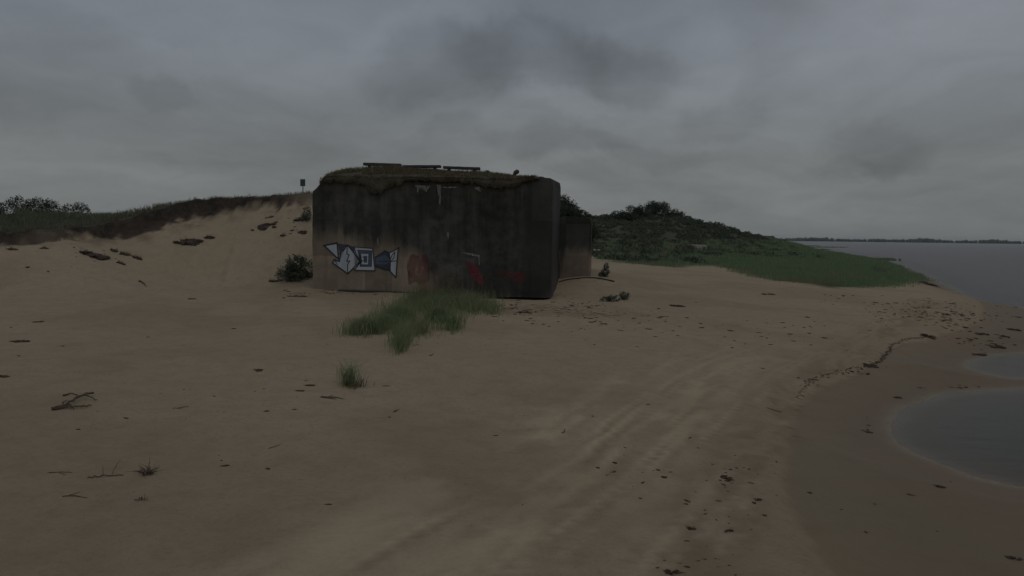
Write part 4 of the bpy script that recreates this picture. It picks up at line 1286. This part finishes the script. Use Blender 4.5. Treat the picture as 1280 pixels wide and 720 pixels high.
# wrack edge: the thin dark line the last tide left
wr = [ground(*q) for q in [(1168, 420), (1140, 423), (1118, 430), (1111, 438), (1106, 446), (1094, 455), (1078, 459), (1058, 463), (1036, 468), (1016, 476), (1003, 487), (998, 500)]]
wr = spline(wr, 22)
c0 = np.array(wr[0]); mb = MB()
for k in range(len(wr) - 1):
    a, b_ = np.array(wr[k]), np.array(wr[k + 1])
    for q in range(3 if k < 130 else 1):
        p = a + (b_ - a) * R.random() + R.normal(0, .035, 3) * np.array([1, 1, 0]); p[2] = float(height(p[0], p[1]))
        r = R.uniform(.01, .024); Vl, Fl = lump(R, (r * R.uniform(1, 2.2), r, r * .5), 1, .4); mb.add(Vl + p - c0, Fl)
tag(mb.build('wrack_line', MAT['weed'], None, c0), 'thin dark curved line of wrack along the edge of the wet sand', 'wrack', kind='stuff')

# uncountable scraps
spots = [(700, 385, 75, 14, 190), (640, 385, 30, 8, 60), (1190, 395, 70, 16, 330), (1130, 388, 60, 12, 170), (1040, 372, 50, 6, 30), (900, 620, 70, 60, 110), (870, 700, 50, 22, 90), (940, 585, 30, 8, 26), (905, 600, 16, 14, 50),
         (1230, 425, 40, 10, 70), (1060, 465, 40, 5, 50), (1015, 478, 14, 6, 30), (1200, 484, 60, 3, 50), (1085, 530, 6, 18, 26), (1130, 640, 120, 60, 22), (90, 322, 60, 16, 36), (365, 285, 22, 14, 26), (370, 368, 30, 6, 40),
         (300, 500, 170, 50, 46), (200, 560, 160, 60, 40), (620, 560, 260, 90, 50), (840, 410, 160, 25, 80), (780, 590, 60, 40, 60), (520, 430, 60, 20, 20), (1225, 443, 14, 4, 24), (740, 400, 80, 14, 90), (430, 365, 50, 4, 40), (200, 420, 180, 50, 26), (1000, 420, 120, 30, 70), (930, 655, 40, 40, 30)]
mbV = []; mbF = []; o_ = 0
ico = [lump(R, (1, 1, .5), 1, .5, 3) for _ in range(8)]
for (cx, cy, rx, ry, k) in spots:
    k = int(k * .75)
    px = cx + R.normal(0, .5, k) * rx; py = cy + R.normal(0, .5, k) * ry
    for x, y in zip(px, py):
        if y < 300 and x > 400 or y > 735: continue
        p = ground(x, y)
        if p[1] > 90 or p[2] < .015: continue
        uq, nq = bloc(p[0], p[1])
        if -.1 < uq < 12.6 and nq > -.05: continue
        s = np.clip(R.lognormal(0, .5), .4, 2.2) * (.007 + .0008 * p[1])
        Vl, Fl = ico[R.integers(8)]
        th = R.uniform(-1.2, 1.2); st = R.uniform(.7, 2.8)
        W_ = Vl * np.array([s * st, s, s * .8])
        W_ = np.stack([W_[:, 0] * math.cos(th) - W_[:, 1] * math.sin(th), W_[:, 0] * math.sin(th) + W_[:, 1] * math.cos(th), W_[:, 2]], -1)
        mbV.append(W_ + p + np.array([0, 0, s * .05])); mbF.append(np.array(Fl) + o_); o_ += len(Vl)
tag(link('beach_scraps', mesh_np('beach_scraps', np.concatenate(mbV), np.concatenate(mbF), MAT['weed'])), 'small dark scraps of weed, wood and turf strewn over the sand', 'debris', kind='stuff')

# ------------------------------------------------------------------ the far shore
FY = 3000.
MAT['farwood'] = leafmat('far_trees', (.04, .055, .035), (.06, .075, .05), None)
V = []; F = []; o_ = 0
land = []
for x in np.arange(200, 3600, 9):
    hgt = 7 + 13 * fbm(np.array([x * .012]), np.array([.3]), 4, 101)[0] ** 1.5 * 1.5
    r = R.uniform(.35, .6) * hgt
    for q in range(2):
        Vl, Fl = lump(R, (r * R.uniform(.9, 1.6), r, hgt * R.uniform(.42, .62)), 1, .35)
        V.append(Vl + np.array([x + R.uniform(-6, 6), FY + 25 + R.uniform(0, 50), hgt * .42])); F.append(np.array(Fl) + o_); o_ += len(Vl)
tag(link('far_woods', mesh_np('far_woods', np.concatenate(V), np.concatenate(F), MAT['farwood'])), 'distant dark line of trees on the far shore across the water', 'woods', kind='stuff')
xx = np.arange(100, 4200, 40.)
Vl = []; 
for x in xx: Vl += [(x, FY - 6 * fbm(np.array([x * .01]), np.array([0.]), 3, 4)[0], -.5), (x, FY + 12, 1.4), (x, FY + 900, 2.5)]
Fl = []
for i in range(len(xx) - 1):
    for j in range(2): Fl.append((i * 3 + j, (i + 1) * 3 + j, (i + 1) * 3 + j + 1, i * 3 + j + 1))
MAT['farland'] = simple('far_land', (.07, .075, .05), (.1, .1, .075), .02, .95, 0)
tag(link('far_shore', mesh_np('far_shore', Vl, Fl, MAT['farland'])), kind='structure')

# haze
HAZE = 0.00008
if HAZE:
    m = bpy.data.materials.new('haze'); m.use_nodes = True; t = NT(m.node_tree); t.n.clear()
    o = t.new('ShaderNodeOutputMaterial'); pv = t.new('ShaderNodeVolumePrincipled')
    pv.inputs['Color'].default_value = (.86, .9, .92, 1); pv.inputs['Density'].default_value = HAZE; pv.inputs['Anisotropy'].default_value = .2
    t.l.new(pv.outputs[0], o.inputs['Volume'])
    bx = [(-8900, -7800, -4.2), (8900, -7800, -4.2), (8900, 9400, -4.2), (-8900, 9400, -4.2)]
    bx = bx + [(x, y, 34) for x, y, _ in bx]
    mb = MB(); mb.add(bx, [(3, 2, 1, 0), (4, 5, 6, 7), (0, 1, 5, 4), (1, 2, 6, 5), (2, 3, 7, 6), (3, 0, 4, 7)])
    tag(mb.build('haze', m), kind='stuff')

# ------------------------------------------------------------------ sky and light
W = bpy.data.worlds.new('World'); SC.world = W; W.use_nodes = True
t = NT(W.node_tree); t.n.clear()
SUN_EL, SUN_AZ = math.radians(52), math.radians(150)      # azimuth clockwise from +Y
out = t.new('ShaderNodeOutputWorld'); bg = t.new('ShaderNodeBackground')
sky = t.new('ShaderNodeTexSky', sky_type='NISHITA'); sky.sun_disc = False; sky.sun_elevation = SUN_EL; sky.sun_rotation = SUN_AZ
sky.air_density = 1; sky.dust_density = 4
d = t.coord('Generated'); x, y, z = t.xyz(d)
zc = t.m('ADD', t.m('MAXIMUM', z, 0.0), .26)
pl = t.comb(t.m('DIVIDE', x, zc), t.m('DIVIDE', y, zc), 0.0)
warp = t.noise(t.vm('ADD', pl, (3.1, 7.7, 0)), .9, 3, .55, 0, 1)
plw = t.vm('ADD', pl, t.scale(t.vm('SUBTRACT', warp, (.5, .5, .5)), (.9, .9, 0)))
n1 = t.noise(t.vm('ADD', plw, (1.7, 4.2, 1)), .95, 6, .56)
n2 = t.noise(t.vm('ADD', plw, (9.2, .4, 5)), 3.2, 6, .58)
val = t.m('ADD', t.lin(n1, .3, .7, -.17, .17), t.lin(n2, .3, .7, -.085, .085))
dw = t.vm('ADD', d, t.scale(t.vm('SUBTRACT', t.noise(d, 4.0, 6, .62, 0, 1), (.5, .5, .5)), (.2, .14, .15)))
for (px, py, wx, wz, amp) in [(568, 88, .11, .058, -.2), (650, 78, .1, .05, -.14), (775, 86, .1, .042, -.17), (690, 182, .11, .024, -.15), (800, 200, .12, .02, -.1), (1105, 200, .075, .034, -.15), (1060, 225, .09, .014, -.08), (905, 150, .06, .03, -.14), (215, 120, .05, .02, -.1),
                              (700, 128, .07, .022, .12), (695, 203, .06, .018, .1), (510, 60, .05, .05, .08), (60, 120, .16, .09, -.07), (130, 20, .2, .03, -.08), (300, 60, .16, .05, .06), (880, 60, .06, .07, .1), (1150, 60, .16, .08, .1), (1000, 250, .25, .025, .06), (560, 165, .05, .018, -.08), (430, 150, .15, .05, -.03), (215, 215, .2, .02, .06), (250, 200, .06, .012, -.06)]:
    c = ray(px, py)
    q = t.vm('MULTIPLY', t.vm('SUBTRACT', dw, tuple(c)), (1 / wx, 1 / wx, 1 / wz))
    L = t.vm('LENGTH', q, None, 1)
    val = t.m('ADD', val, t.m('MULTIPLY', t.step(L, 1.08, .5), amp))
# thicker overhead light outside the clouds in view (overcast skies are brightest towards the zenith)
base = t.m('ADD', t.lin(z, .0, .10, 1.04, 1.02), t.lin(z, .10, .36, 0, .02))
zen = t.lin(z, .42, 1.0, 0, .12)
lum = t.m('ADD', t.m('ADD', base, zen), val)
hcol = t.mix(t.step(z, .03, .29), (2.93, 3.08, 3.06), (3.28, 3.72, 4.24))
hcol = t.mix(t.m('MULTIPLY', t.step(x, .05, .5), t.step(z, .1, .36)), hcol, (3.5, 3.64, 4.08))
cl = t.vm('SCALE', hcol, None); cl.node.inputs['Scale'].default_value = 1; t.put(cl.node.inputs['Scale'], lum)
fin = t.mix(.985, sky.outputs[0], cl)
t.put(bg.inputs[0], fin); bg.inputs[1].default_value = 0.1
t.l.new(bg.outputs[0], out.inputs[0])

sl = bpy.data.lights.new('sun', 'SUN'); sl.energy = .5; sl.angle = math.radians(70); sl.color = (1, .965, .92)
so = bpy.data.objects.new('sun', sl); COL.objects.link(so)
sd = Vector((math.sin(SUN_AZ) * math.cos(SUN_EL), math.cos(SUN_AZ) * math.cos(SUN_EL), math.sin(SUN_EL)))
so.rotation_euler = sd.to_track_quat('Z', 'Y').to_euler()

SC.view_settings.view_transform = 'Standard'
SC.view_settings.look = 'None'
SC.view_settings.exposure = -.85
SC.view_settings.gamma = 1
SC.render.engine = 'CYCLES'
SC.cycles.use_denoising = True
SC.cycles.max_bounces = 6
SC.cycles.volume_bounces = 0
